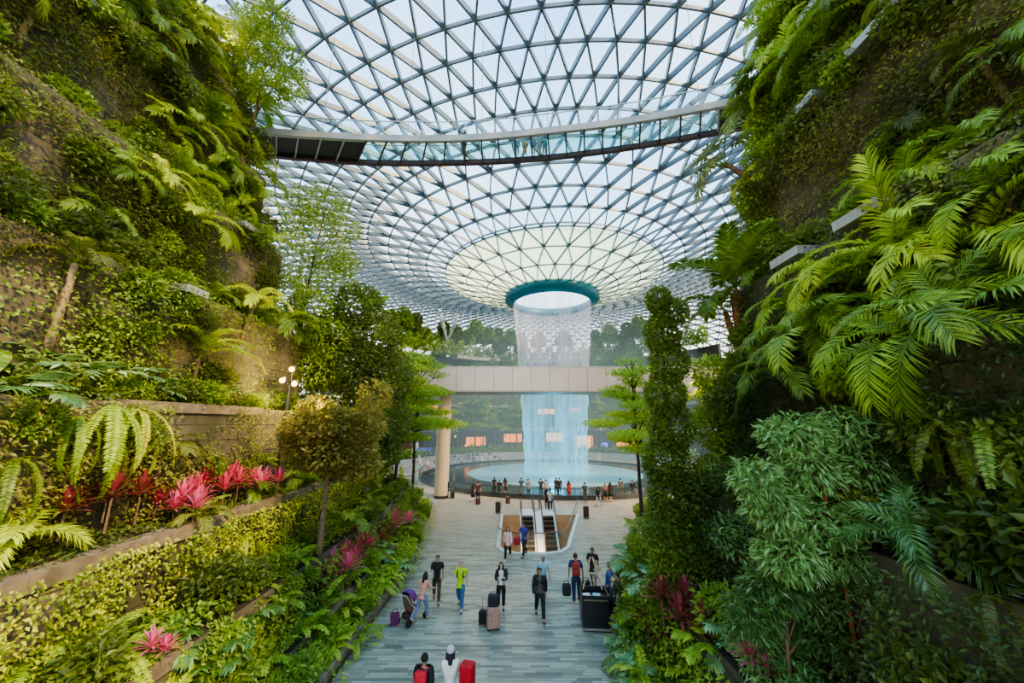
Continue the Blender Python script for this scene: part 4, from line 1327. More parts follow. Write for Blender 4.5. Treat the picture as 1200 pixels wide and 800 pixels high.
# right wall
BIGP = dict(h=.5, n=10, L=2.3, ll=.62, lw=.055, r0=.08)
RIGHT = [
 ('palm', 1085, 335, 1.0, 'bright yellow-green palm with one frond pointing straight up on the right', dict(leaf='lf_lime', lean=.35, rz=1.9, **BIGP)),
 ('palm', 1000, 345, .85, 'bright palm with a long frond arching left on the right wall', dict(leaf='lf_lime', lean=.5, rz=2.8, **BIGP)),
 ('palm', 1185, 325, .95, 'bright palm cut by the right edge', dict(leaf='lf_lime', lean=.4, **BIGP)),
 ('palm', 1015, 395, .9, 'green palm under the bright frond arching left', dict(leaf='lf_mid', lean=.6, **BIGP)),
 ('palm', 1090, 425, .8, 'glossy green palm in the middle of the right wall', dict(leaf='lf_bright', lean=.7, **BIGP)),
 ('palm', 1150, 400, .8, 'dark green palm near the right edge', dict(leaf='lf_mid', lean=.6, **BIGP)),
 ('palm', 960, 420, .8, 'dark palm with drooping fronds beside the shrubby creepers', dict(leaf='lf_mid', lean=.5, **BIGP)),
 ('palm', 945, 375, .7, 'palm below the metal edge on the right wall', dict(leaf='lf_bright', lean=.5, **BIGP)),
 ('palm', 930, 460, .7, 'low palm above the glossy leaved tree on the right', dict(leaf='lf_mid', lean=.4, **BIGP)),
 ('palm', 1190, 250, .7, 'palm high at the right edge', dict(leaf='lf_bright', lean=.5, **BIGP)),
 ('palm', 1100, 660, .6, 'dark palm with narrow leaves low on the right wall', dict(leaf='lf_deep', lean=.5, **BIGP)),
 ('palm', 990, 75, 1.0, 'bright palm with upright frond near the top of the right wall', dict(lean=.5, **PALM_G)),
 ('palm', 945, 90, 1.0, 'bright palm right of the glass roof near the top', dict(lean=.5, **PALM_B)),
 ('palm', 930, 40, 1.1, 'green palm at the top end of the right wall', dict(lean=.4, **PALM_G)),
 ('palm', 1035, 15, 1.0, 'green palm at the top of the picture right of the metal edges', dict(lean=.5, **PALM_D)),
 ('palm', 1120, 30, 1.0, 'thin trunk palm at the top right', dict(leaf='lf_olive', h=1.5, n=7, L=1.1, ll=.35, lw=.04, lean=.3, bark='bark_pale')),
 ('palm', 1190, 130, .9, 'pale leaning trunk palm at the top right edge', dict(leaf='lf_olive', h=1.7, n=7, L=1.0, ll=.35, lw=.04, lean=.25, bark='bark_pale')),
 ('palm', 1085, 160, .8, 'olive palm hanging on the right wall right of the grey stone patch', dict(leaf='lf_olive', h=.4, n=8, L=1.5, ll=.45, lw=.045, lean=.6)),
 ('fan', 895, 150, 1.3, 'dark fan palm at the right end of the footbridge', dict(leaf='lf_mid', lean=.5, h=.6, n=9, pet=.7, rad=.7)),
 ('fan', 905, 110, 1.2, 'dark fan palm above the right end of the footbridge', dict(leaf='lf_dark', lean=.5, h=.6, n=9, pet=.7, rad=.7)),
 ('fan', 885, 215, 1.6, 'spiky fan palm hanging against the glass below the footbridge end', dict(leaf='lf_olive', lean=.8, h=.8, n=9, pet=.7, rad=.6)),
 ('palm', 890, 225, .8, 'lime palm hanging against the glass below the footbridge end', dict(leaf='lf_lime', h=.6, n=8, L=1.3, ll=.42, lw=.05, lean=.8)),
 ('palm', 872, 415, 1.45, 'dark palm with orange red shaft at the far end of the right wall', dict(leaf='lf_mid', h=1.6, n=8, L=1.9, ll=.62, lw=.1, e0=88, e1=5, bark='bark_red', r0=.1, lean=.1)),
 ('palm', 848, 412, 1.25, 'shorter dark palm with orange red shaft left of the other one', dict(leaf='lf_mid', h=1.2, n=7, L=1.7, ll=.55, lw=.09, e0=75, e1=-50, bark='bark_red', r0=.1, lean=.25)),
 ('fern', 1150, 490, .9, 'long hanging fern at the right edge under the palms', dict(leaf='lf_olive', hanging=True, L=1.3, n=9, out=.3)),
 ('fern', 1180, 500, .9, 'long hanging fern cut by the right edge', dict(leaf='lf_mid', hanging=True, L=1.3, n=9, out=.3)),
 ('fern', 1120, 500, .8, 'hanging fern left of the long ones at the right edge', dict(leaf='lf_mid', hanging=True, L=1.3, n=8, out=.3)),
 ('fern', 1190, 700, .7, 'pale hanging fern low at the right edge', dict(leaf='lf_olive', hanging=True, L=1.3, n=8, out=.3)),
 ('lobed', 770, 690, 1.3, 'pale lobed leaf plant overhanging the path at the right kerb', dict(leaf='lf_blue', out=.2)),
 ('lobed', 752, 665, 1.2, 'pale ferny lobed leaf plant beside the black trolley', dict(leaf='lf_blue', out=.3)),
 ('lobed', 765, 720, 1.2, 'lobed leaf plant at the right kerb below the pale one', dict(leaf='lf_bright', out=.2)),
 ('lobed', 755, 760, 1.1, 'lobed leaf plant hanging over the right kerb near the bottom', dict(leaf='lf_blue', out=.2)),
 ('lobed', 830, 765, 1.1, 'large lobed leaf plant beside the dark red plant on the right', dict(leaf='lf_bright')),
 ('lobed', 860, 745, 1.1, 'bright lobed leaf plant right of the dark red plant', dict(leaf='lf_deep')),
 ('lobed', 820, 800, 1.0, 'lobed leaf plant at the bottom edge on the right', dict(leaf='lf_bright')),
 ('fern', 755, 798, .9, 'bright fern at the bottom edge on the right kerb', dict(leaf='lf_lime', L=1.1, n=12)),
 ('cordyline', 790, 770, 1.44, 'dark red plant at the foot of the creeper column', dict(leaf='lf_red')),
 ('cordyline', 808, 745, 1.32, 'taller dark red plant behind the one at the column foot', dict(leaf='lf_red')),
 ('cordyline', 885, 805, 0.84, 'magenta plant at the bottom edge on the right', dict(leaf='lf_magenta', n=2)),
 ('paddle', 752, 632, 1.2, 'drooping grey-green broad leaf plant leaning over the path', dict(leaf='lf_blue', n=5, L=1.1, wd=.6, pet=.5, out=.3)),
 ('palm', 830, 470, .8, 'palm with pale fronds beside the warm light on the right', dict(leaf='lf_bright', h=.3, n=9, L=1.5, ll=.45, lw=.05)),
 ('palm', 850, 490, .8, 'low palm in front of the warm light on the right', dict(leaf='lf_mid', h=.3, n=9, L=1.5, ll=.45, lw=.05)),
]
for kind, px, py, sc, lab, kw in RIGHT:
    e = plant(kind, px, py, sc, lab, **kw)
    if 'straight up' in lab:
        up_ = frond('upright', 'lf_lime', L=2.7, n=44, ll=.7, lw=.045, e0=84, e1=70, droop=.25, sweep=50)[0]
        link('frond', up_, e, T4((0, 0, .4), math.pi - 1.9 + math.pi, 0, 1.0))

# ------------------------------------------------------------------ planting along every terrace, one plant at a time
ORD = ['nearest', 'second', 'third', 'fourth', 'fifth', 'sixth', 'seventh', 'eighth', 'ninth', 'tenth', 'eleventh', 'twelfth', 'thirteenth', 'fourteenth',
       'fifteenth', 'sixteenth', 'seventeenth', 'eighteenth', 'nineteenth', 'twentieth', 'twenty first', 'twenty second']
LEVEL = {-1: ['kerb bed', 'lowest planter', 'second planter', 'long ledge', 'silvery leaf ledge', 'shelf over the lime palm', 'shelf below the footbridge',
              'shelf at footbridge height', 'shelf over the footbridge', 'very top'],
         1: ['kerb bed', 'lower planter', 'shelf of glossy shrubs', 'shelf of the big palms', 'shelf with metal edges', 'shelf above the stone patch', 'top shelf', 'very top']}
KIND = {'palm_b': ('palm', 'bright feathery palm', dict(leaf='lf_bright', h=.35, n=8, L=1.5, ll=.45, lw=.055)),
        'palm_d': ('palm', 'mid green feathery palm', dict(leaf='lf_mid', h=.35, n=8, L=1.5, ll=.45, lw=.055)),
        'fan_d': ('fan', 'dark fan leaved palm', dict(leaf='lf_mid', h=.4, n=7, pet=.6, rad=.5)),
        'fern_b': ('fern', 'bright bushy fern', dict(leaf='lf_bright', L=1.0, n=10)),
        'fern_h': ('fern', 'hanging green fern', dict(leaf='lf_mid', hanging=True, L=1.2, n=8)),
        'shrub_m': ('shrub', 'green leafy shrub', dict(leaf='lf_mid', r=.6, n=800)),
        'shrub_b': ('shrub', 'bright yellowish shrub', dict(leaf='lf_bright', r=.55, n=700, seed=3)),
        'shrub_d': ('shrub', 'dark bushy shrub', dict(leaf='lf_dark', r=.7, n=900, seed=5)),
        'shrub_g': ('shrub', 'glossy long leaved shrub', dict(leaf='lf_deep', r=.65, n=900, ln=.17, wd=.05, seed=6, hang=.3)),
        'lobed_g': ('lobed', 'glossy lobed leaf clump', dict(leaf='lf_deep')),
        'lobed_b': ('lobed', 'silvery lobed leaf clump', dict(leaf='lf_blue')),
        'paddle_g': ('paddle', 'broad leaved clump', dict(leaf='lf_mid', n=7, L=.8, wd=.3, pet=.4))}
LAY = {-1: [(0, 6, 33, .85, {'fern_b': 4, 'shrub_b': 3, 'shrub_m': 3, 'lobed_b': 1}, .85),
            (1, 5, 33, 1.05, {'shrub_m': 3, 'fern_b': 3, 'paddle_g': 1, 'lobed_g': 2}, .95),
            (2, 4, 32, 1.25, {'shrub_m': 3, 'shrub_d': 2, 'palm_d': 1, 'paddle_g': 2, 'fern_b': 2, 'lobed_g': 2}, 1.05),
            (3, 11, 29, 2.4, {'shrub_d': 2, 'palm_d': 1, 'paddle_g': 1}, .9),
            (4, 5.5, 25, 1.3, {'shrub_d': 3, 'lobed_b': 3, 'paddle_g': 1, 'shrub_m': 2}, .9),
            (5, 3.5, 19.4, 1.35, {'shrub_m': 3, 'palm_d': 2, 'fern_h': 1, 'shrub_d': 2}, 1.1),
            (6, 4, 18.7, 1.35, {'shrub_m': 3, 'palm_b': 1, 'palm_d': 2, 'shrub_d': 2, 'fern_h': 1}, 1.15),
            (7, 5, 18.5, 1.4, {'shrub_m': 3, 'palm_b': 2, 'palm_d': 2, 'shrub_d': 2}, 1.25),
            (8, 7, 18.4, 1.6, {'shrub_m': 3, 'palm_b': 2, 'palm_d': 2}, 1.35),
            (9, 9, 18.4, 1.9, {'shrub_m': 2, 'palm_b': 1, 'palm_d': 2}, 1.4)],
       1: [(0, 9, 33, 1.25, {'shrub_m': 3, 'fern_b': 2, 'lobed_b': 3, 'shrub_g': 2}, .95),
           (1, 4, 15, 1.1, {'shrub_g': 4, 'shrub_m': 2, 'fern_b': 1, 'lobed_b': 1}, 1.05),
           (2, 3.5, 13.5, 1.0, {'shrub_g': 3, 'shrub_d': 3, 'fern_h': 1}, 1.15),
           (3, 3.2, 13, 1.0, {'palm_d': 3, 'shrub_d': 2, 'shrub_m': 2, 'fern_h': 1}, 1.0),
           (4, 3.2, 13.2, 1.25, {'shrub_m': 3, 'palm_d': 2, 'palm_b': 1, 'shrub_d': 1}, .95),
           (5, 4, 13.6, 1.2, {'shrub_m': 4, 'shrub_b': 2, 'palm_b': 1, 'shrub_d': 1}, 1.1),
           (6, 5, 14, 1.25, {'shrub_m': 3, 'shrub_b': 2, 'palm_b': 2, 'palm_d': 1, 'fan_d': 1}, 1.25),
           (7, 6, 14, 1.5, {'shrub_m': 3, 'shrub_b': 1, 'palm_b': 2, 'palm_d': 1}, 1.35)]}
prr = random.Random(99)


def terrace_run(side, k, ya, yb, step, kinds, sc, where, zf=None, lean=(.0, .0), thin=1.0):
    """one plant at a time along a shelf, or rooted in the joints of the wall face when zf gives a height range"""
    prof = LW if side < 0 else RW
    seq = []
    y = ya
    while y < yb:
        kd = prr.choices(list(kinds), list(kinds.values()))[0]
        yy = y + prr.uniform(-.3, .3) * step
        if zf is None: p = Vector((wx(side, k, yy) + side * prr.uniform(.2, .75), yy, prof[k][1] - .03))
        else: p = Vector((wx(side, k, yy), yy, prr.uniform(*zf)))
        pj = proj((p.x, p.y, p.z + .4))
        if zf and any(b[0] == (side, k) and b[1] - .3 < p.y < b[2] + .3 and b[3] - .3 < p.z < b[4] + .3 for b in BARE): pj = None
        if pj and pj[2] > 1.5 and -90 < pj[0] < 1290 and -110 < pj[1] < 880: seq.append((kd, p))
        y += step * prr.uniform(.75, 1.25)
    num, seen = {}, {}
    for kd, p in seq: num[kd] = num.get(kd, 0) + 1
    for kd, p in seq:
        seen[kd] = seen.get(kd, 0) + 1
        kind, txt, kw = KIND[kd]
        sd = 'left' if side < 0 else 'right'
        lab = '%s %s%s' % (txt, where, '' if num[kd] == 1 else ', ' + ORD[min(seen[kd] - 1, len(ORD) - 1)] + (' nearest' if seen[kd] > 1 else ''))
        nm, cat = NAME[kind]
        rz = prr.uniform(0, 6.28)
        e = put(nm, proto(kind, **kw), p, rz, sc * prr.uniform(.8, 1.2), lab, cat, '%ss %s' % (cat, where))
        l_ = prr.uniform(*lean)
        if l_ > 0:
            e.rotation_mode = 'QUATERNION'
            e.rotation_quaternion = (Matrix.Rotation(-side * l_, 3, 'Y') @ Matrix.Rotation(rz, 3, 'Z')).to_quaternion()


for side in (-1, 1):
    for (k, ya, yb, step, kinds, sc) in LAY[side]:
        terrace_run(side, k, ya, yb, step, kinds, sc, 'on the %s, %s wall' % (LEVEL[side][k], 'left' if side < 0 else 'right'), lean=(.05, .35))
# pockets in the wall faces
FACE = {-1: [(1, 8, 30, 1.2, {'shrub_m': 3, 'fern_b': 3}, .55, 'on the face of the lowest left planter', (.55, .95)),
             (2, 6, 30, 1.1, {'shrub_m': 3, 'fern_b': 3, 'lobed_g': 1}, .65, 'on the face of the second left planter', (1.3, 2.2)),
             (4, 4, 24, 2.0, {'fern_h': 2, 'shrub_m': 2, 'shrub_d': 2}, .8, 'on the face above the red plants', (5.0, 7.0)),
             (5, 6, 19.2, 1.5, {'shrub_m': 3, 'shrub_d': 3, 'fern_b': 1}, .8, 'low on the left face above the silvery leaves', (7.9, 9.6)),
             (5, 4, 19.2, 1.5, {'shrub_m': 3, 'shrub_d': 3, 'fern_h': 2}, .9, 'high on the left face above the silvery leaves', (9.6, 11.2)),
             (6, 5, 18.6, 1.4, {'shrub_d': 3, 'shrub_m': 3, 'fern_h': 1, 'palm_d': 1}, 1.0, 'low on the dark middle face, left wall', (11.8, 13.6)),
             (6, 5, 18.6, 1.4, {'shrub_d': 3, 'shrub_m': 3, 'palm_d': 1}, 1.0, 'high on the dark middle face, left wall', (13.8, 15.6)),
             (7, 6, 18.4, 1.4, {'shrub_d': 3, 'shrub_m': 3, 'palm_d': 1, 'palm_b': 1}, 1.1, 'low on the face beside the footbridge end, left', (16.3, 18.2)),
             (7, 7, 18.4, 1.5, {'shrub_d': 2, 'shrub_m': 3, 'palm_b': 1}, 1.1, 'high on the face beside the footbridge end, left', (18.4, 20.2)),
             (8, 8, 18.4, 1.5, {'shrub_d': 2, 'shrub_m': 3, 'palm_d': 1}, 1.3, 'on the left face above the footbridge end', (21, 24)),
             (9, 10, 18.4, 1.8, {'shrub_d': 2, 'shrub_m': 3, 'palm_d': 1}, 1.3, 'on the topmost left face', (25.2, 28))],
        1: [(2, 3.5, 13.4, 1.1, {'shrub_g': 3, 'shrub_d': 3, 'fern_h': 1}, .9, 'on the dark face of the lower right wall', (2.6, 4.7)),
            (3, 3.5, 13, 1.1, {'shrub_g': 2, 'shrub_d': 3, 'fern_h': 1, 'shrub_m': 1}, .9, 'on the right face under the big palms', (5.3, 8.0)),
            (4, 3.5, 13, 1.2, {'shrub_m': 3, 'shrub_d': 2, 'palm_d': 1}, .8, 'on the right face behind the big palms', (8.9, 11.2)),
            (5, 4, 9.6, 1.4, {'shrub_m': 3, 'shrub_d': 3, 'palm_d': 1}, .9, 'on the right face near the grey stone patch', (12.2, 14.2)),
            (5, 4, 13.4, 1.4, {'shrub_m': 3, 'shrub_d': 2}, .9, 'on the right face above the grey stone patch', (14.6, 16.4)),
            (6, 5, 14, 1.3, {'shrub_m': 3, 'shrub_d': 1, 'shrub_b': 1, 'palm_b': 1}, 1.1, 'on the high right face below the top shelf', (17.2, 20.8)),
            (7, 6, 14, 1.5, {'shrub_m': 3, 'shrub_b': 1, 'palm_b': 1}, 1.2, 'on the topmost right face', (21.6, 25.4))]}
for side in (-1, 1):
    for (k, ya, yb, step, kinds, sc, where, zf) in FACE[side]:
        terrace_run(side, k, ya, yb, step, kinds, sc, where, zf, (.5, 1.1))

# ------------------------------------------------------------------ trees of the foreground
def tree_at(px, py, label, blobs, Y, cat='tree', name='tree', zbase=None, **kw):
    b = at_y(px, py, Y)
    if zbase is not None: b.z = zbase
    return put(name, tree(world_blobs(blobs, Y, b), **kw), b, 0, 1, label, cat)


tree_at(420, 600, 'tall dark dense conical tree on the left beyond the wall',
        [(420, 360, 26, 26), (395, 390, 30, 26), (440, 395, 30, 28), (385, 425, 34, 28), (425, 435, 42, 34), (455, 440, 30, 30), (395, 470, 40, 30), (440, 490, 38, 34), (415, 520, 40, 30), (445, 530, 24, 22)],
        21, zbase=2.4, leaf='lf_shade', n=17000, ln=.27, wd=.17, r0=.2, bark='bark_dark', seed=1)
tree_at(368, 690, 'lamp lit tree with golden brown crown on a bare leaning trunk',
        [(385, 500, 44, 22), (350, 505, 22, 18), (420, 500, 30, 20), (395, 530, 44, 22), (440, 465, 18, 18), (360, 530, 26, 18), (372, 480, 22, 14), (415, 545, 30, 16)],
        14.5, zbase=1.0, leaf='lf_gold', n=8000, ln=.2, wd=.12, r0=.13, bark='bark', seed=2)
for (px, py, Yb, h, r_, lab, sd) in ((462, 590, 26, 10.9, 3.1, 'light green tree with flat tiers of leaves beside the grey bridge', 4),
                                  (483, 575, 30.5, 11.6, 3.2, 'thin trunk tree with flat tiers nearest the round column', 5)):
    b = at_y(px, py, Yb); b.z = 1.1
    put('layered_tree', layered(h=h, r=r_, layers=8, z0=.5, seed=sd, leaf='lf_bright', n=13000, ln=.2, wd=.12, r0=.13, bark='bark_dark'), b, 0, 1, lab, 'tree')
tree_at(362, 300, 'airy feathery tree at the end of the left wall against the glass',
        [(375, 240, 34, 20), (352, 260, 22, 16), (400, 270, 22, 16), (385, 300, 30, 16), (405, 310, 18, 14), (358, 320, 22, 18), (395, 335, 24, 18), (345, 285, 16, 14)],
        21, zbase=10.5, leaf='lf_mid', n=6000, ln=.2, wd=.11, r0=.08, bark='bark_dark', seed=7, shell=.25)
tree_at(350, 400, 'bushy green tree below the airy tree at the end of the left wall',
        [(335, 350, 26, 26), (365, 365, 26, 26), (350, 395, 34, 28), (385, 400, 26, 26), (320, 390, 20, 22), (372, 430, 30, 24)],
        20, zbase=7.4, leaf='lf_mid', n=10000, ln=.2, wd=.12, r0=.12, bark='bark_dark', seed=8)
tree_at(295, 150, 'feathery top left tree with thin trunks rising past the footbridge end',
        [(300, 40, 30, 22), (330, 70, 26, 18), (285, 75, 22, 20), (340, 100, 20, 14), (310, 105, 24, 16), (318, 20, 24, 16)],
        17, zbase=20.4, leaf='lf_mid', n=6000, ln=.22, wd=.09, r0=.07, bark='bark_dark', seed=9, shell=.3)
# right
tree_at(812, 770, 'narrow creeper covered column of leaves beside the path on the right',
        [(772, 352, 14, 16), (785, 366, 20, 16), (776, 392, 19, 22), (784, 425, 21, 24), (779, 462, 22, 26), (787, 500, 25, 26), (780, 540, 25, 28), (790, 580, 28, 30), (782, 620, 28, 32), (795, 660, 30, 32), (785, 700, 30, 30), (815, 640, 24, 40)],
        11.8, zbase=.5, leaf='lf_column', n=27000, ln=.12, wd=.08, r0=.12, bark='bark_dark', seed=11)
b = at_y(752, 600, 25.5); b.z = .4
put('layered_tree', layered(h=11, r=3.1, layers=7, z0=.5, seed=14, leaf='lf_bright', n=13000, ln=.18, wd=.11, r0=.13, bark='bark_dark'), b, 0, 1,
    'light green tree with flat tiers of leaves between the waterfall and the creeper column', 'tree')
tree_at(1000, 755, 'glossy tree with drooping lance leaves on a thin brown trunk on the right',
        [(930, 510, 36, 24), (985, 500, 34, 22), (950, 550, 36, 26), (1010, 545, 36, 24), (905, 590, 34, 26), (960, 610, 40, 26), (1020, 600, 34, 24), (925, 650, 36, 24), (985, 650, 40, 22), (885, 560, 26, 24), (1040, 560, 26, 20)],
        7.2, leaf='lf_deep', n=9000, ln=.17, wd=.05, r0=.05, bark='bark_red', seed=15, hang=.5, shell=.4, zbase=3.2)
tree_at(925, 800, 'second glossy tree low on the right with a thin brown trunk',
        [(905, 690, 34, 24), (950, 700, 34, 24), (880, 720, 30, 24), (930, 650, 30, 20), (965, 740, 34, 24)],
        7.6, leaf='lf_deep', n=4500, ln=.16, wd=.045, r0=.05, bark='bark', seed=16, hang=.4, shell=.4, zbase=1.9)
tree_at(905, 395, 'leafy small tree with pale trunks at the far end of the right wall',
        [(890, 235, 24, 24), (905, 270, 26, 26), (925, 255, 26, 26), (900, 310, 26, 26), (940, 215, 24, 24), (925, 320, 26, 24)],
        12.6, leaf='lf_mid', n=9000, ln=.14, wd=.09, r0=.06, bark='bark_pale', seed=17, zbase=9.5)
tree_at(850, 640, 'leafy green tree between the creeper column and the glossy tree',
        [(835, 440, 20, 22), (858, 470, 24, 22), (835, 500, 22, 24), (862, 525, 26, 24), (845, 560, 24, 24), (875, 580, 24, 24), (850, 610, 26, 24)],
        12.0, leaf='lf_mid', n=9000, ln=.13, wd=.075, r0=.07, bark='bark_dark', seed=27, zbase=2.2)
tree_at(885, 560, 'darker leafy tree in front of the orange red palm shafts',
        [(878, 440, 22, 20), (900, 465, 24, 22), (880, 490, 24, 24), (905, 520, 24, 22)],
        11.2, leaf='lf_dark', n=6000, ln=.13, wd=.075, r0=.06, bark='bark_dark', seed=28, zbase=5.0)
tree_at(905, 240, 'bright leafy tree spilling over the far top of the right wall',
        [(905, 150, 30, 26), (900, 185, 26, 24), (930, 130, 32, 28), (935, 180, 32, 28), (965, 150, 30, 28), (945, 75, 30, 30), (925, 30, 30, 26)],
        13.2, leaf='lf_bright', n=10000, ln=.16, wd=.1, r0=.08, bark='bark', seed=18, zbase=16)
# ------------------------------------------------------------------ terraces behind the pool
BC = Vector((AX, AY))
M['slab'] = plain('grey_concrete_slab', (0.32, 0.33, 0.32), 0.7, 0, 0.1, 0.4)
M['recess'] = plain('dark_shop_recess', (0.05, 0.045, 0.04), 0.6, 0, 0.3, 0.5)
M['glow'] = emit_mat('warm_shop_glow', (1.0, 0.3, 0.05), 1.5)
M['glow2'] = emit_mat('pale_shop_glow', (1.0, 0.42, 0.12), 1.7)
M['blue_glow'] = emit_mat('blue_glow', (0.1, 0.14, 1.0), 2.5)


def arc_pts(r_, a0, a1, n): return [(BC.x + r_ * math.cos(R(a0 + (a1 - a0) * i / n)), BC.y + r_ * math.sin(R(a0 + (a1 - a0) * i / n))) for i in range(n + 1)]


def arc_wall(name, mat, r0, r1, z0, z1, a0=20, a1=166, n=60):
    mb = MB(); A, B = arc_pts(r0, a0, a1, n), arc_pts(r1, a0, a1, n)
    for i in range(n):
        mb.hexa([(*A[i], z0), (*A[i + 1], z0), (*B[i + 1], z0), (*B[i], z0), (*A[i], z1), (*A[i + 1], z1), (*B[i + 1], z1), (*B[i], z1)])
    return mb.build(name, mat)


tag(arc_wall('trim_60', M['slab'], 24.5, 25.0, 0, 1.2), 'low curved planter wall behind the pool', kind='structure')
tag(arc_wall('trim_61', M['soil'], 25.0, 29.5, 0.6, 1.1), 'planting bed behind the pool', kind='structure')
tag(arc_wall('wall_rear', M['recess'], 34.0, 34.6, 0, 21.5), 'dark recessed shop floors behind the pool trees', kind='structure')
for i, (z, r_) in enumerate(((5.4, 31.0), (10.6, 31.5), (16.0, 31.8), (21.2, 31.2))):
    tag(arc_wall('trim_%d' % (62 + i), M['slab'], r_, 36 if z < 20 else 42, z, z + (0.7 if z < 20 else .8), *((20, 150) if z < 20 else (48, 126))),
        'curved grey floor edge number %s up behind the pool' % ['one', 'two', 'three', 'four'][i], kind='structure')
# lit shop fronts
SH = [(545, 570, 517, 3.0, 31.5, 'glow', 'orange lit shop front low behind the trees left of the waterfall'),
      (590, 612, 513, 3.0, 33, 'glow', 'orange lit shop front just left of the falling water'),
      (640, 660, 512, 3.2, 33.5, 'glow2', 'lit shop front glimpsed through the falling water'),
      (676, 695, 518, 4.6, 31, 'glow2', 'tall orange lit shop front right of the falling water'),
      (722, 752, 521, 2.0, 32.5, 'glow', 'orange lit shop front behind the right layered tree'),
      (485, 515, 478, 3.2, 32.5, 'glow', 'long orange lit gallery left of the round column'),
      (536, 578, 475, 2.0, 33, 'glow', 'orange lit gallery right of the round column'),
      (630, 650, 482, 2.0, 33.5, 'glow2', 'pale lit gallery behind the falling water'),
      (668, 690, 478, 2.2, 33, 'glow', 'orange lit gallery right of the falling water')]
for x0, x1, yc, h_, rr_, mt, lab in SH:
    h_ *= .62
    xm = (x0 + x1) / 2
    d = ray(xm, yc); dh = Vector((d.x, d.y)); o2 = -BC   # meet the circle of radius rr_ on its far side
    A_ = dh.dot(dh); B_ = 2 * dh.dot(Vector((0, 0)) - BC); C_ = BC.dot(BC) - rr_ ** 2
    tt = (-B_ + math.sqrt(max(B_ * B_ - 4 * A_ * C_, 0))) / (2 * A_)
    c = Vector((0, 0, CAM_H)) + d * tt
    ang = math.atan2(c.y - BC.y, c.x - BC.x) + math.pi / 2
    wd_ = (x1 - x0) / FPX * proj(c)[2]
    e = empty('shop_front', (c.x, c.y, c.z - h_ / 2), ang); tag(e, lab, 'shop front', 'lit shop fronts behind the pool')
    mb = MB(); mb.box(-wd_ / 2, wd_ / 2, 0, .1, 0, h_); mb.build('lit_window', M[mt], e)
    mb = MB()
    mb.box(-wd_ / 2 - .1, wd_ / 2 + .1, -.35, .25, h_, h_ + .3); mb.box(-wd_ / 2 - .1, wd_ / 2 + .1, -.2, .2, -.3, 0)
    k = max(2, int(wd_ / 1.1))
    for i in range(k + 1): mb.box(-wd_ / 2 + wd_ * i / k - .06, -wd_ / 2 + wd_ * i / k + .06, -.06, .12, 0, h_)
    mb.build('frame', M['recess'], e)
for px, lab in ((708, 'small blue sign light behind the right layered tree'), (740, 'small blue sign light near the creeper column')):
    c = at_y(px, 521, 84)
    mb = MB(); mb.rbox(c.x - .7, c.x + .7, c.y - .1, c.y + .1, c.z - .4, c.z + .4, .08)
    tag(mb.build('sign_light', M['blue_glow']), lab, 'light')

lrr = random.Random(12)
for q in range(18):
    px = 486 + q * 15.5 + lrr.uniform(-4, 4); py = lrr.choice((474, 482, 500, 512, 520)) + lrr.uniform(-3, 3)
    if 612 < px < 690: continue
    c = at_y(px, py, lrr.uniform(78, 84))
    e = empty('lantern', c); tag(e, 'tiny warm lantern among the trees behind the pool, %s from the left' % (ORD[q] if q else 'first'), 'lantern', 'lanterns behind the pool')
    mb = MB(); mb.ellip((0, 0, 0), .2, .2, .24, 10, 6); mb.build('globe', M['glow2'], e, True)
    mb = MB(); mb.tube([(0, 0, .22), (0, 0, 2.2)], .02, 5); mb.build('cord', M['black_trim'], e)

# blue stairs on the left
M['blue_step'] = plain('blue_lit_steps', (0.06, 0.06, 0.42), 0.4, 0, 0.1, 1, (0.08, 0.08, 0.9), 0.35)  # blue light on the steps put into their colour and a faint glow
p = at_z(497, 543, 0)
t = empty('blue_staircase', (p.x, p.y, 0), R(-8)); tag(t, 'wide blue lit staircase left of the round column', 'staircase')
for i in range(6):
    mb = MB(); mb.box(-2.6, 2.6, i * .55, i * .55 + .55, 0, .42 * (i + 1)); mb.build('step', M['blue_step'], t)
for s in (-1, 1):
    mb = MB(); mb.beam((s * 2.75, -.3, .5), (s * 2.75, 3.4, 3.2), .3, .9); mb.build('side_wall', M['clad'], t)
mb = MB(); mb.box(-2.6, 2.6, -.9, -.1, 0, .25); mb.build('landing', M['black_trim'], t)

# trees behind the pool
def bgtree(kind):
    s = kind
    if kind in (0, 1):
        return layered(h=10, r=2.8, layers=6, z0=.55, seed=20 + s, leaf='lf_mid' if s else 'lf_bright', n=4200, ln=.5, wd=.3, r0=.14, bark='bark')
    if kind == 2:
        return tree([(0, 0, 6.5, 2, 2, 1.6), (1.2, .5, 5.4, 1.6, 1.6, 1.2), (-1.2, .3, 5.6, 1.6, 1.6, 1.2), (0, -1, 5, 1.6, 1.6, 1.1), (.2, .2, 8, 1.2, 1.2, 1.2)], 'lf_mid', 4200, .5, .32, .16, 'bark', 22)
    if kind == 3:
        return tree([(0, 0, 3, 1.8, 1.8, 1.6), (.4, 0, 5, 1.5, 1.5, 1.4), (0, .3, 6.8, 1.1, 1.1, 1.3)], 'lf_dark', 4200, .5, .32, .16, 'bark_dark', 23)
    return feather_palm('lf_mid', 7, 12, 2.4, .8, .1, 'bark_pale', 40, -50, 24, key='bgp', r0=.14)


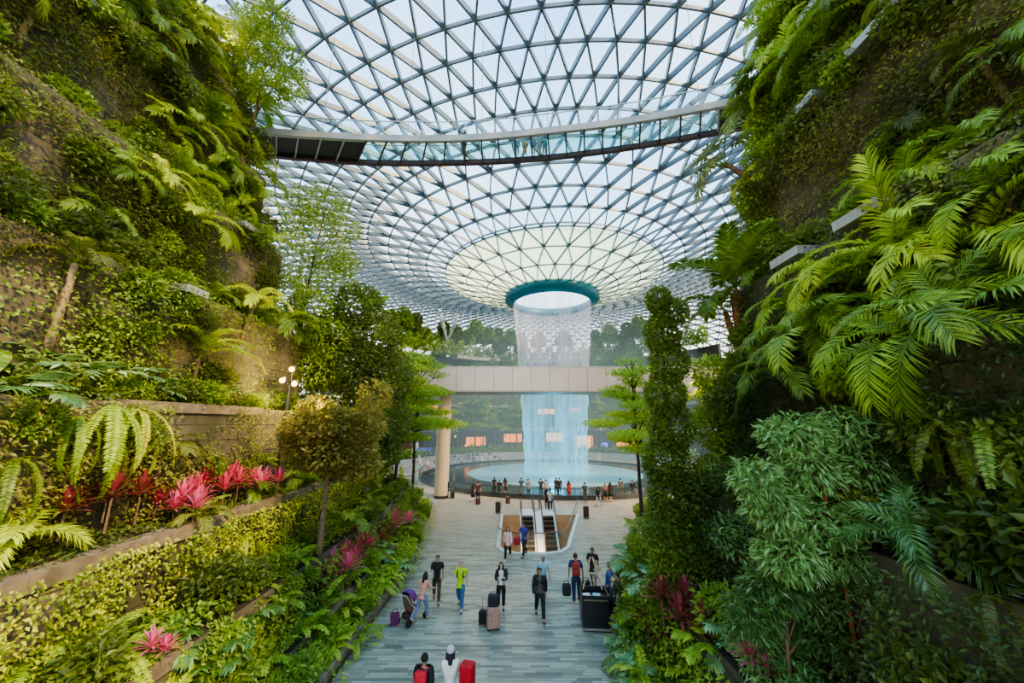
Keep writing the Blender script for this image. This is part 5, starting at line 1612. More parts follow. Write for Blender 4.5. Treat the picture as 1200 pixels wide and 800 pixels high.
BG = [bgtree(i) for i in range(5)]
BN = ['light layered tree', 'green layered tree', 'round crowned tree', 'dark narrow tree', 'tall palm']
BL = [  # px, py of the foot, distance Y, base height, kind, scale
 (536, 0, 78, 1.1, 1, 1.0), (545, 0, 80, 1.1, 0, .95), (556, 0, 81, 1.1, 1, 1.1), (566, 0, 80, 1.1, 0, 1.0), (580, 0, 82, 1.1, 1, 1.0), (592, 0, 82, 1.1, 0, .9), (606, 0, 82, 1.1, 1, 1.05),
 (694, 0, 82, 1.1, 1, 1.0), (706, 0, 81, 1.1, 0, 1.1), (722, 0, 80, 1.1, 1, 1.0), (738, 0, 78, 1.1, 0, 1.0), (752, 0, 76, 1.1, 1, 1.1), (520, 0, 75, 1.1, 2, .9), (498, 0, 76, 1.1, 1, .9),
 (484, 0, 78, 21.9, 3, 1.0), (497, 0, 82, 21.9, 2, .75), (512, 0, 84, 21.9, 4, .8), (520, 0, 86, 21.9, 3, 1.05), (534, 0, 84, 21.9, 3, .95), (546, 0, 85, 21.9, 2, .7), (558, 0, 86, 21.9, 2, 1.0), (572, 0, 85, 21.9, 2, .85),
 (585, 0, 86, 21.9, 3, .9), (598, 0, 86, 21.9, 2, .8), (610, 0, 87, 21.9, 3, .9), (632, 0, 87, 21.9, 2, .7), (662, 0, 87, 21.9, 2, .75), (700, 0, 86, 21.9, 3, .8), (716, 0, 84, 21.9, 2, .9), (735, 0, 82, 21.9, 3, .9), (752, 0, 80, 21.9, 2, .9), (768, 0, 78, 21.9, 3, 1.0),
 (470, 0, 74, 21.9, 2, .9), (455, 0, 72, 21.9, 3, .9),
 (505, 0, 82, 11.3, 2, .8), (530, 0, 85, 16.7, 2, .75), (545, 0, 85.5, 16.7, 1, .6), (560, 0, 86, 16.7, 2, .7), (576, 0, 86, 16.7, 2, .75), (592, 0, 86, 16.7, 1, .65), (608, 0, 86, 16.7, 2, .7), (696, 0, 85, 16.7, 2, .75), (712, 0, 84, 16.7, 2, .7), (728, 0, 82, 16.7, 2, .8), (746, 0, 80, 16.7, 2, .8), (512, 0, 83, 16.7, 2, .8)]
ROW = {1.1: 'on the ground behind the pool', 11.3: 'on the second gallery', 16.7: 'on the third gallery above the bridge', 21.9: 'on the top terrace under the roof'}
brr = random.Random(5)
cnt, tot = {}, {}
BLs = sorted(BL, key=lambda b: b[0])
for b_ in BLs: tot[(b_[3], b_[4])] = tot.get((b_[3], b_[4]), 0) + 1
for px, _, Y, z, kd, sc in BLs:
    d = ray(px, 450); x = d.x / d.y * Y * 1.0
    q = proj((x, Y, z)); x += (px - q[0]) / FPX * q[2]
    cnt[(z, kd)] = cnt.get((z, kd), 0) + 1
    i = cnt[(z, kd)]
    lab = '%s %s%s' % (BN[kd], ROW[z], '' if tot[(z, kd)] == 1 else ', %s such from left' % (ORD[i - 1] if i > 1 else 'first'))
    put('layered_tree' if kd < 2 else ('feather_palm' if kd == 4 else 'rear_tree'), BG[kd], (x, Y, z), brr.uniform(0, 6), sc * brr.uniform(.92, 1.08), lab, 'palm' if kd == 4 else 'tree', 'trees ' + ROW[z])


def hedge(name, r_, z, a0, a1, n, hgt, ln, mat, label, seed):
    g = np.random.default_rng(seed)
    a = np.radians(g.uniform(a0, a1, n)); rr = r_ + g.random(n) * 1.3
    P = np.stack([BC.x + rr * np.cos(a), BC.y + rr * np.sin(a), z + g.random(n) * hgt * (0.5 + .5 * np.sin(a * 37) ** 2)], 1)
    D = g.normal(size=(n, 3)); U = np.tile([0, -.6, .8], (n, 1)) + g.normal(size=(n, 3)) * .3
    V, F, Z = leaf_arrays(P, D, U, ln * g.uniform(.7, 1.3, n), ln * .5 * g.uniform(.7, 1.2, n))
    tag(link(name, fast_mesh(name, V, F, Z, [M[mat]])), label, 'hedge', kind='stuff')


hedge('hedge', 25.2, 1.1, 20, 166, 7000, 1.6, .5, 'lf_mid', 'low leafy hedge behind the round pool', 201)
hedge('hedge', 30.9, 11.2, 20, 166, 8000, 2.2, .5, 'lf_mid', 'leafy planting spilling from the second gallery behind the pool', 202)
hedge('hedge', 31.2, 16.6, 20, 166, 11000, 3, .5, 'lf_bright', 'bright leafy planting on the third gallery just above the bridge', 203)
hedge('hedge', 31.0, 21.8, 20, 166, 14000, 3.6, .55, 'lf_mid', 'leafy planting along the top terrace under the roof', 204)

# ------------------------------------------------------------------ lamps in the garden
M['bulb'] = emit_mat('warm_bulb', (1.0, 0.45, 0.1), 9)
pl = at_y(327, 525, 16.5)
t = empty('lamp_pole', (pl.x, pl.y, LW[3][1])); tag(t, 'dark pole with three glowing spotlights in front of the pale stone', 'lamp')
top = at_y(340, 452, 16.5) - t.location
mb = MB(); mb.tube([(0, 0, 0), top * .5, top], [.09, .08, .07], 8); mb.build('pole', M['black_trim'], t)
for q, (px, py) in enumerate(((332, 446), (346, 450), (343, 433))):
    c = at_y(px, py, 16.3) - t.location
    mb = MB(); mb.lathe([(.05, 0), (.13, .05), (.15, .28), (.0, .28)], c - Vector((0, 0, .12)), 12); hd = mb.build('lamp_head', M['black_trim'], t)
    mb = MB(); mb.ellip(c + Vector((.04, -.14, 0)), .12, .1, .12, 10, 6); mb.build('bulb', M['bulb'], hd, True)
    mb = MB(); mb.tube([top, c], .03, 6); mb.build('arm', M['black_trim'], t)
c = at_y(340, 443, 16.0)
lamp('warm_spot', 'POINT', c + Vector((.35, -.35, 0)), 420, (1.0, 0.66, 0.25), .2)
lamp('warm_spot', 'POINT', c + Vector((1.9, -.9, -1.2)), 260, (1.0, 0.66, 0.25), .2)
for (px, py, lab) in ((267, 14, 'small glowing spotlight at the top of the left wall'), (268, 58, 'small glowing spotlight below the top one on the left wall')):
    p, s = hit(px, py)
    t = empty('spotlight', p); tag(t, lab, 'lamp')
    mb = MB(); mb.lathe([(.06, -.1), (.14, 0), (.16, .25), (0, .25)], seg=12); mb.build('housing', M['black_trim'], t)
    mb = MB(); mb.ellip((.12, -.14, .05), .12, .12, .12, 10, 6); mb.build('bulb', M['bulb'], t, True)
    lamp('warm_spot', 'POINT', p + Vector((.5, -.5, .2)), 60, (1, .7, .35), .15)
p = at_y(818, 448, 13.5)
lamp('warm_spot', 'POINT', p, 160, (1, .62, .22), .2)
# grey posts among the left planting
for px, py0, py1, Y, lab in ((424, 632, 572, 22.0, 'grey metal post among the left planting'), (452, 625, 566, 25.5, 'second grey metal post further along the left planting')):
    a, b = at_y(px, py0, Y), at_y(px, py1, Y)
    mb = MB(); mb.lathe([(.16, 0), (.16, b.z - a.z), (.13, b.z - a.z + .05), (0, b.z - a.z + .05)], (a.x, a.y, a.z), 12)
    mb.lathe([(.24, 0), (.24, .06), (.16, .08)], (a.x, a.y, a.z), 12)
    tag(mb.build('metal_post', M['steel'], None, True), lab, 'post')
lamp('bridge_warm', 'AREA', (-2, 35, 9.6), 500, (1.0, 0.72, 0.42), 6)
lamp('bridge_warm', 'AREA', (11, 34, 9.6), 700, (1.0, 0.66, 0.36), 6)
# ------------------------------------------------------------------ people
def skin_mesh(name, joints, edges, root, levels=1):
    """grows one continuous tapered surface over a skeleton: joints = {key: (pos, radius_x, radius_y)}"""
    keys = list(joints)
    me = bpy.data.meshes.new(name)
    me.from_pydata([joints[k][0] for k in keys], [(keys.index(a), keys.index(b)) for a, b in edges], [])
    o = bpy.data.objects.new(name, me); col.objects.link(o)
    md = o.modifiers.new('Skin', 'SKIN'); md.use_smooth_shade = True
    sv = me.skin_vertices[0].data
    for i, k in enumerate(keys):
        sv[i].radius = (joints[k][1], joints[k][2]); sv[i].use_root = (k == root)
    if levels:
        ss = o.modifiers.new('Sub', 'SUBSURF'); ss.levels = levels; ss.render_levels = levels
    dg = bpy.context.evaluated_depsgraph_get()
    res = bpy.data.meshes.new_from_object(o.evaluated_get(dg))
    bpy.data.objects.remove(o); bpy.data.meshes.remove(me)
    V = [v.co.copy() for v in res.vertices]; F = [tuple(p.vertices) for p in res.polygons]
    bpy.data.meshes.remove(res)
    return V, F


def rotx(v, a): return Matrix.Rotation(a, 3, 'X') @ v


BODY = {}
SKIN = [plain('skin_light', (0.62, 0.4, 0.29), .5, 0, .06), plain('skin_tan', (0.42, 0.24, 0.15), .5, 0, .06)]
EYE = plain('dark_eye', (0.02, 0.015, 0.012), .3)
CM = {}


def cloth(c):
    c = tuple(c)
    if c not in CM: CM[c] = plain('cloth', c, .8, 0, .15, 9)
    return CM[c]


def pose_joints(legs=((0, 0), (0, 0)), arms=((0, 10, 8), (0, 10, 8)), lean=0, female=False, sit=False):
    """legs: (thigh swing forward, knee bend) per side; arms: (swing forward, elbow bend, outward); figure looks along -Y"""
    J = {}
    sw, hw = (.165, .095) if female else (.19, .095)
    up = lambda v: rotx(v, R(lean))
    pel = Vector((0, 0, .93))
    def T(x, y, z): return pel + up(Vector((x, y, z - .93)))
    J['pelvis'] = (pel, .125, .1); J['hem'] = (T(0, 0, .83), .14, .12); J['belt'] = (T(0, 0, 1.03), .11, .095); J['waist'] = (T(0, 0, 1.08), .105, .09); J['chest'] = (T(0, 0, 1.27), .13, .1)
    J['neckb'] = (T(0, .01, 1.43), .06, .055); J['neck'] = (T(0, -.005, 1.5), .05, .05)
    J['head'] = (T(0, -.02, 1.57), .07, .082); J['head2'] = (T(0, -.015, 1.64), .078, .092); J['top'] = (T(0, -.01, 1.7), .05, .06)
    for s, sd in ((-1, 'L'), (1, 'R')):
        i = 0 if s < 0 else 1
        th, kn = legs[i]
        hip = Vector((s * hw, 0, .9))
        kd = rotx(Vector((0, 0, -.43)), -R(th)); knee = hip + kd + Vector((s * .01, 0, 0))
        ank = knee + rotx(Vector((0, 0, -.41)), -R(th - kn))
        fd = R(max(-35, min(20, (th - kn) * .55)))
        toe = ank + rotx(Vector((0, -.17, -.045)), -fd)
        heel = ank + rotx(Vector((0, .045, -.05)), -fd)
        J['hip' + sd] = (hip, .092, .092); J['thigh' + sd] = (hip.lerp(knee, .5), .078, .08); J['knee' + sd] = (knee, .055, .058)
        J['calf' + sd] = (knee.lerp(ank, .35) + Vector((0, .012, 0)), .055, .056); J['ank' + sd] = (ank, .036, .04)
        J['toe' + sd] = (toe, .035, .026); J['heel' + sd] = (heel, .032, .03)
        a, eb, ab = arms[i]
        sh = T(s * sw, 0, 1.41)
        ud = rotx(Vector((s * math.sin(R(ab)), 0, -math.cos(R(ab)))) * .29, -R(a) + R(lean)); el = sh + ud
        inward = -s * .35 * min(1, eb / 90)
        fdv = rotx(Vector((s * math.sin(R(ab)) * .4 + inward, 0, -1)).normalized() * .25, -R(a + eb) + R(lean)); wr = el + fdv
        J['sh' + sd] = (sh, .065, .062); J['el' + sd] = (el, .042, .042); J['fore' + sd] = (el.lerp(wr, .35), .04, .04); J['wr' + sd] = (wr, .026, .03)
        J['palm' + sd] = (wr + fdv.normalized() * .075, .022, .042)
    zmin = min(J[k][0].z - .03 for k in ('toeL', 'toeR', 'heelL', 'heelR'))
    if sit: zmin = 0.45 + 0.0
    for k in J: J[k] = (J[k][0] - Vector((0, 0, zmin)), J[k][1], J[k][2])
    return J


E_CORE = [('pelvis', 'waist'), ('waist', 'chest'), ('chest', 'neckb')]
E_HEAD = [('neckb', 'neck'), ('neck', 'head'), ('head', 'head2'), ('head2', 'top')]
def e_leg(s): return [('pelvis', 'hip' + s), ('hip' + s, 'thigh' + s), ('thigh' + s, 'knee' + s), ('knee' + s, 'calf' + s), ('calf' + s, 'ank' + s)]
def e_foot(s): return [('ank' + s, 'toe' + s), ('ank' + s, 'heel' + s)]
def e_arm(s): return [('chest', 'sh' + s), ('sh' + s, 'el' + s)]
def e_fore(s): return [('el' + s, 'fore' + s), ('fore' + s, 'wr' + s), ('wr' + s, 'palm' + s)]


def sub(J, edges, grow):
    ks = []
    for a, b in edges:
        for k in (a, b):
            if k not in ks: ks.append(k)
    return {k: (J[k][0], J[k][1] + grow, J[k][2] + grow) for k in ks}


def fingers(mb, J, s):
    sg = -1 if s == 'L' else 1
    wr, pa = J['wr' + s][0], J['palm' + s][0]
    d = (pa - wr).normalized()
    fw = Vector((0, -1, 0)); side = (fw - d * fw.dot(d))
    if side.length < .1: side = Vector((0, 0, 1)) - d * d.z
    side.normalize(); nrm = d.cross(side)
    curl = nrm * (1 if nrm.dot(Vector((-sg, 0, 0))) > 0 else -1)
    for i, l in enumerate((.07, .08, .075, .058)):
        b = wr + d * .085 + side * (.03 - .02 * i)
        p1 = b + d * l * .5 + curl * .006; p2 = b + d * l * .85 + curl * .022; 
        mb.tube([b - d * .02, b, p1, p2], [.009, .0095, .0085, .006], 5)
    b = wr + d * .035 + side * .03
    mb.tube([b - side * .01, b + side * .022 + d * .02, b + side * .03 + d * .05 + curl * .01], [.011, .0105, .007], 5)


def body_set(key, **kw):
    """meshes of one pose, shared by everybody who stands like that"""
    if key in BODY: return BODY[key]
    J = pose_joints(**kw); S = {'J': J}
    edges = E_CORE + E_HEAD + sum([e_leg(s) + e_foot(s) + e_arm(s) + e_fore(s) for s in 'LR'], [])
    V, F = skin_mesh('body', J, edges, 'pelvis')
    mb = MB(); mb.add(V, F)
    hd = J['head'][0]; up_ = (J['head2'][0] - hd).normalized(); f = Vector((0, -1, 0)); f = (f - up_ * f.dot(up_)).normalized(); sx = Vector((1, 0, 0))
    c = hd + up_ * .03
    rot = Matrix((sx, -f, up_)).transposed()
    mb.ellip(c + f * .088 - up_ * .012, .015, .02, .024, 8, 6, rot)                       # nose
    mb.ellip(c + f * .074 - up_ * .058, .026, .014, .009, 8, 6, rot)                       # mouth
    for s in (-1, 1): mb.ellip(c + sx * s * .078 - f * .005, .012, .02, .032, 8, 6, rot)    # ears
    for s in 'LR': fingers(mb, J, s)
    mb.cur = 1
    for s in (-1, 1): mb.ellip(c + sx * s * .031 + f * .08 + up_ * .015, .011, .008, .008, 8, 6, rot)
    S['body'] = mb.mesh('body', [SKIN[0], EYE], True)

    def garment(nm, edges_, grow, root, extra=None):
        JJ = sub(J, edges_, grow)
        if extra: extra(JJ)
        V, F = skin_mesh(nm, JJ, edges_, root)
        m_ = MB(); m_.add(V, F); S[nm] = m_.mesh(nm, [M['black_trim']], True)
    tee = [('hem', 'pelvis')] + E_CORE + e_arm('L') + e_arm('R')
    def neckcut(JJ):
        p = JJ['neckb']; JJ['neckb'] = (p[0] - Vector((0, 0, .03)), p[1] + .012, p[2] + .012)
        for s in 'LR': el, sh = JJ['el' + s], JJ['sh' + s]; JJ['el' + s] = (sh[0].lerp(el[0], .72), .062, .062)
    def neckcut2(JJ):
        p = JJ['neckb']; JJ['neckb'] = (p[0] - Vector((0, 0, .02)), p[1] + .012, p[2] + .012)
    garment('shirt', tee, .03, 'pelvis', neckcut)
    long_ = tee + [(a + s, b + s) for s in 'LR' for a, b in (('el', 'fore'), ('fore', 'wr'))]
    garment('jacket', long_, .034, 'pelvis', neckcut2)
    legs_ = [('belt', 'pelvis')] + e_leg('L') + e_leg('R')
    m_ = MB(); V = [v.co.copy() for v in S['jacket'].vertices]; cy_ = J['chest'][0].y
    m_.add(V, [tuple(p.vertices) for p in S['jacket'].polygons if not (abs(p.center.x) < .062 and p.center.y < cy_ - .02)]); S['jacket_open'] = m_.mesh('jacket', [M['black_trim']], True)
    garment('trousers', legs_, .02, 'pelvis')
    sh = [('belt', 'pelvis')] + [e for s in 'LR' for e in e_leg(s)[:3]]
    garment('shorts', sh, .028, 'pelvis')
    for s in 'LR':
        mb = MB()
        a, tq, hq = J['ank' + s][0], J['toe' + s][0], J['heel' + s][0]
        d = (tq - hq).normalized()
        V, F = skin_mesh('shoe', {'h': (hq, .044, .042), 'm': (hq.lerp(tq, .5) + Vector((0, 0, .012)), .048, .042), 't': (tq + d * .03, .042, .03), 'a': (a, .045, .045)}, [('h', 'm'), ('m', 't'), ('h', 'a')], 'h')
        mb.add(V, F); S['shoe' + s] = mb.mesh('shoe', [M['black_trim']], True)
    # hair: cap over the skull; long: falls to the shoulder blades
    def cap(mb, low):
        vs, fs = [], []
        n, m_ = 14, 7
        cc = c + up_ * .035
        for i in range(m_ + 1):
            for k in range(n):
                az = 2 * math.pi * k / n
                front = math.cos(az)       # 1 at the face
                lim = R(50 if front > .3 else (100 if front > -.2 else low))
                th = lim * i / m_
                p = cc + sx * (math.sin(az) * math.sin(th) * .092) + f * (math.cos(az) * math.sin(th) * .108) + up_ * (math.cos(th) * .1)
                vs.append(p)
        for i in range(m_):
            for k in range(n): fs.append((i * n + k, (i + 1) * n + k, (i + 1) * n + (k + 1) % n, i * n + (k + 1) % n))
        mb.add(vs, fs)
    mb = MB(); cap(mb, 118); S['hair_short'] = mb.mesh('hair', [M['black_trim']], True)
    mb = MB(); cap(mb, 125)
    for k in range(9):
        a = R(-100 + 200 * k / 8); b = c - f * (.088 * math.cos(a)) + sx * (.085 * math.sin(a))
        mb.tube([b + up_ * .02, b - up_ * .1 - f * .01, b - up_ * .22 - f * .03, b - up_ * .33 - f * .02], [.03, .034, .032, .012], 6)
    m2 = MB(); m2.ellip(c + up_ * .045 - f * .008, .108, .122, .1, 16, 10, rot); S['cap'] = m2.mesh('head_covering', [M['black_trim']], True)
    S['hair_long'] = mb.mesh('hair', [M['black_trim']], True)
    mb = MB(); cap(mb, 125); bq = c - f * .1 + up_ * .03
    mb.tube([bq, bq - f * .05 - up_ * .05, bq - f * .04 - up_ * .2], [.025, .034, .012], 7); S['hair_tail'] = mb.mesh('hair', [M['black_trim']], True)
    mb = MB()
    V, F = skin_mesh('scarf', {'t': (c + up_ * .09, .08, .09), 'm': (c, .105, .115), 'n': (c - up_ * .13 - f * .02, .085, .085), 's': (c - up_ * .24 - f * .02, .15, .11)}, [('t', 'm'), ('m', 'n'), ('n', 's')], 'm')
    mb.add(V, F); S['scarf'] = mb.mesh('headscarf', [M['black_trim']], True)
    # skirt / dress
    mb = MB(); mb.lathe([(.13, 1.1), (.16, .98), (.2, .8), (.25, .5), (.24, .5), (.12, 1.0)], (0, 0, J['pelvis'][0].z - .93), 18, sy=.85); S['dress'] = mb.mesh('skirt', [M['black_trim']], True)
    # backpack with two straps
    ch, pe = J['chest'][0], J['waist'][0]
    ax = (ch - pe).normalized(); bk = Vector((0, 1, 0)); bk = (bk - ax * bk.dot(ax)).normalized()
    rot = Matrix((sx, bk, ax)).transposed()
    mb = MB(); V0 = len(mb.v); mb.rbox(-.15, .15, -.09, .09, -.22, .24, .07)
    mb.rbox(-.11, .11, .07, .13, -.2, .02, .04)
    mb.v = [tuple(rot @ Vector(v) + ch + bk * .22 - ax * .04) for v in mb.v]; S['backpack'] = mb.mesh('backpack', [M['black_trim']], True)
    mb = MB()
    for s in (-1, 1):
        mb.tube([ch + sx * s * .1 + bk * .14 + ax * .14, ch + sx * s * .1 + ax * .19 - bk * .0, ch + sx * s * .11 - bk * .135 + ax * .08, ch + sx * s * .12 - bk * .13 - ax * .1, ch + sx * s * .13 + bk * .12 - ax * .16], .02, 6)
    S['straps'] = mb.mesh('shoulder_straps', [M['black_trim']], True)
    BODY[key] = S
    return S


W1 = dict(legs=((24, 12), (-20, 22)), arms=((-18, 14, 8), (20, 22, 8)))
W2 = dict(legs=((-18, 24), (22, 10)), arms=((18, 20, 8), (-16, 14, 8)))
ST = dict(legs=((2, 3), (-2, 3)), arms=((2, 10, 9), (-2, 10, 9)))
PH = dict(legs=((-16, 22), (18, 8)), arms=((22, 78, 6), (-10, 12, 8)))
PU = dict(legs=((20, 12), (-22, 18)), arms=((38, 38, 6), (38, 38, 6)), lean=9)
CR_ = dict(legs=((2, 3), (-3, 4)), arms=((30, 85, 8), (30, 85, 8)))
RAIL = dict(legs=((4, 4), (-4, 5)), arms=((42, 60, 10), (42, 60, 10)), lean=8)
CARRY = dict(legs=((3, 4), (-5, 6)), arms=((4, 14, 14), (6, 16, 14)))
SITP = dict(legs=((86, 84), (82, 80)), arms=((22, 50, 8), (22, 50, 8)), lean=4, sit=True)
BENDP = dict(legs=((8, 8), (-10, 10)), arms=((48, 22, 8), (40, 30, 8)), lean=22)
POSES = dict(walk=W1, stride=W2, stand=ST, phone=PH, push=PU, fold=CR_, lean=RAIL, carry=CARRY, sit=SITP, bend=BENDP)
POSES.update({k + '_f': dict(v, female=True) for k, v in list(POSES.items())})
BLACK, NAVY, WHITE, GREY, DGREY = (.015, .015, .017), (.02, .03, .09), (.75, .74, .72), (.3, .3, .3), (.08, .08, .085)
HB, HBR, HG = (.012, .01, .009), (.06, .03, .015), (.3, .29, .28)


def person(loc, face, pose, label, height=1.7, top=('shirt', BLACK), legs=('trousers', BLACK), hair=('hair_short', HB), shoes=BLACK, skin=0, group=None,
           backpack=None, straps=None, inner=None, cap=None):
    """face: heading in degrees, 0 looks at the camera (-Y), 180 looks away"""
    S = body_set(pose, **POSES[pose])
    e = empty('person', loc, R(face)); sc = height / 1.72
    e.scale = (sc, sc, sc); tag(e, label, 'person', group)

    def add(nm, mk, c):
        o = link(nm, S[mk], e)
        for i, sl in enumerate(o.material_slots):
            if i == 0:
                sl.link = 'OBJECT'; sl.material = c if not isinstance(c, tuple) else cloth(c)
        return o
    add('body', 'body', SKIN[skin])
    if inner: add('shirt', 'shirt', inner)
    add(top[0], 'jacket_open' if inner else top[0], top[1]); add('skirt' if legs[0] == 'dress' else legs[0], legs[0], legs[1])
    if hair: add('headscarf' if hair[0] == 'scarf' else 'hair', hair[0], hair[1])
    if cap: add('head_covering', 'cap', cap)
    add('shoe', 'shoeL', shoes); add('shoe', 'shoeR', shoes)
    if straps: add('shoulder_straps', 'straps', straps)
    if backpack:
        o = add('backpack', 'backpack', backpack); o.parent = e
        add('shoulder_straps', 'straps', backpack)
    return e


G = lambda px, py: at_z(px, py, 0)
P = {}
P['black_tee'] = person(G(511, 706), 8, 'phone', 'man in black t-shirt and olive trousers walking with a phone in his hand', 1.74, ('shirt', (.018, .013, .013)), ('trousers', (.09, .065, .035)), shoes=(.1, .06, .05), skin=1)
P['lime'] = person(G(539, 714), -4, 'stride', 'man in lime green t-shirt and blue jeans with backpack straps', 1.74, ('shirt', (.42, .68, .02)), ('trousers', (.05, .12, .26)), shoes=(.12, .12, .14), straps=BLACK, hair=('hair_short', HG))
P['cardigan'] = person(G(587, 715), 3, 'fold_f', 'long haired woman in black cardigan and trousers beside the pink suitcase', 1.66, ('jacket', (.02, .017, .018)), ('trousers', BLACK), ('hair_long', HB), inner=(.75, .68, .66))
P['peach'] = person(G(494, 727), 150, 'push_f', 'woman in peach top and jeans seen from behind at the pushchair', 1.58, ('shirt', (.72, .36, .25)), ('trousers', (.17, .21, .36)), ('hair_long', (.03, .012, .01)), shoes=(.5, .35, .25))
P['jacket'] = person(G(633, 726), 2, 'stride', 'man in open black jacket striding toward the camera in the middle of the path', 1.74, ('jacket', BLACK), ('trousers', BLACK), inner=(.09, .08, .08), skin=1)
P['teal'] = person(G(637, 704), 5, 'walk', 'grey haired man in pale blue t-shirt just behind the man in the black jacket', 1.7, ('shirt', (.3, .5, .56)), ('trousers', (.12, .12, .13)), hair=('hair_short', HG), skin=1)
P['redpack'] = person(G(676, 707), 175, 'carry', 'man in navy t-shirt with red backpack seen from behind carrying two black bags', 1.8, ('shirt', (.035, .04, .11)), ('trousers', (.02, .035, .09)), hair=('hair_short', HBR), backpack=(.3, .035, .025), shoes=(.6, .55, .5), skin=1)
P['shorts'] = person(G(696, 692), -20, 'phone', 'person in black t-shirt and grey shorts behind the black trolley', 1.7, ('shirt', (.02, .018, .022)), ('shorts', (.3, .3, .31)), skin=1)
P['olive'] = person(G(720, 731), 70, 'bend', 'person in olive top leaning over the trolley beside the foliage', 1.7, ('jacket', (.07, .075, .045)), ('trousers', (.015, .02, .025)), skin=1)
P['blue'] = person(G(714, 716), 60, 'lean', 'person in blue top on the far side of the trolley', 1.65, ('shirt', (.05, .1, .32)), ('trousers', BLACK), skin=1)
P['pink'] = person(G(595, 656), -6, 'walk_f', 'woman in pale pink top and black trousers at the escalator rim', 1.62, ('jacket', (.75, .5, .45)), ('trousers', BLACK), ('hair_long', HBR), shoes=WHITE)
P['violet'] = person(G(614, 652), -35, 'stride', 'man in violet blue t-shirt with a red bag in front of the left escalator', 1.72, ('shirt', (.05, .06, .3)), ('trousers', (.02, .02, .025)), skin=1)
P['bottom_pack'] = person(Vector((-2.1, 10.3, 0)), 172, 'walk', 'dark haired person with red backpack and black sleeves at the bottom edge', 1.66, ('jacket', BLACK), ('trousers', BLACK), backpack=(.62, .02, .03), skin=1)
P['bottom_scarf'] = person(Vector((-1.5, 10.45, 0)), 188, 'push_f', 'woman with grey head covering and white top at the bottom edge', 1.68, ('jacket', (.78, .72, .66)), ('trousers', BLACK), ('hair_long', (.03, .02, .025)), skin=0, cap=(.5, .48, .5))
# at the pool railing and behind the escalators: (px, foot py, heading, pose, height, top, legs, hair, label)
RL = [
 (524, 583, 120, 'stand', 1.7, ('jacket', BLACK), ('trousers', BLACK), 'hair_short', 'person in black leaning at the round column with a suitcase', dict(backpack=(.03, .03, .03))),
 (554, 588, 160, 'walk_f', 1.6, ('shirt', (.05, .03, .03)), ('dress', (.02, .02, .02)), 'hair_long', 'woman in dark dress left of the railing group', {}),
 (560, 588, 170, 'stand', 1.75, ('shirt', (.1, .03, .03)), ('trousers', BLACK), 'hair_short', 'person in dark red top near the woman in the dark dress', {}),
 (579, 579, 185, 'stand_f', 1.66, ('shirt', (.02, .025, .02)), ('trousers', BLACK), 'hair_tail', 'woman in black leaning on the pool railing at its left end', {}),
 (585, 581, 175, 'lean', 1.5, ('jacket', (.015, .015, .02)), ('trousers', BLACK), 'hair_short', 'shorter person in black at the left end of the pool railing', {}),
 (592, 581, 190, 'stand_f', 1.7, ('shirt', (.05, .05, .055)), ('shorts', (.06, .05, .05)), 'hair_long', 'woman in grey shorts at the pool railing beside a brown suitcase', {}),
 (611, 581, 180, 'fold', 1.7, ('shirt', (.05, .07, .08)), ('trousers', (.25, .24, .22)), 'hair_short', 'person holding up a camera at the pool railing with pale trousers', {}),
 (619, 583, 170, 'fold', 1.72, ('shirt', (.2, .2, .19)), ('trousers', BLACK), 'hair_short', 'person in pale grey top and black trousers at the railing above the left escalator', {}),
 (634, 582, 182, 'stand', 1.7, ('shirt', (.02, .03, .05)), ('trousers', BLACK), 'hair_short', 'person in dark navy shirt at the railing left of the falling water centre', {}),
 (640, 583, 178, 'stand_f', 1.65, ('shirt', (.3, .3, .28)), ('trousers', (.05, .05, .06)), 'hair_short', 'person in light grey shirt beside the navy shirted one at the railing', {}),
 (652, 581, 180, 'stand_f', 1.72, ('shirt', BLACK), ('trousers', BLACK), 'hair_tail', 'left one of the close pair in black at the railing in front of the water', {}),
 (656, 581, 185, 'stand', 1.7, ('jacket', BLACK), ('trousers', BLACK), 'hair_short', 'right one of the close pair in black at the railing in front of the water', {}),
 (667, 584, 182, 'stand_f', 1.6, ('shirt', (.4, .015, .02)), ('dress', (.4, .015, .02)), 'hair_long', 'woman in a red dress at the pool railing', {}),
 (686, 589, 178, 'stand', 1.72, ('shirt', (.09, .1, .1)), ('trousers', (.1, .1, .1)), 'hair_short', 'person in grey standing alone right of the woman in red', dict(backpack=(.05, .055, .05))),
 (702, 593, 140, 'walk_f', 1.64, ('shirt', (.03, .03, .03)), ('shorts', (.6, .62, .63)), 'hair_tail', 'person in black top and white shorts with a dark backpack right of the escalators', dict(backpack=BLACK)),
 (710, 588, 160, 'stand_f', 1.62, ('jacket', (.3, .17, .14)), ('dress', BLACK), 'scarf', 'woman with pinkish headscarf and long black skirt', {}),
 (716, 588, 190, 'stand_f', 1.7, ('jacket', (.05, .012, .015)), ('dress', BLACK), 'hair_long', 'long haired woman in dark red and black beside the headscarf', {}),
 (728, 582, 175, 'stand', 1.7, ('shirt', (.1, .11, .11)), ('trousers', (.2, .15, .12)), 'hair_short', 'person in grey shirt at the railing near the creeper column', {}),
 (742, 583, 180, 'stand', 1.6, ('jacket', BLACK), ('trousers', BLACK), 'hair_short', 'person in black half hidden by the creeper column at the railing', {}),
 (645, 598, 175, 'walk', 1.72, ('shirt', (.62, .6, .55)), ('trousers', BLACK), 'hair_short', 'man in pale shirt stepping off the right escalator', {}),
 (641, 597, 190, 'stand_f', 1.6, ('shirt', BLACK), ('trousers', BLACK), 'hair_long', 'person in black beside the man in the pale shirt on the right escalator', {}),
]
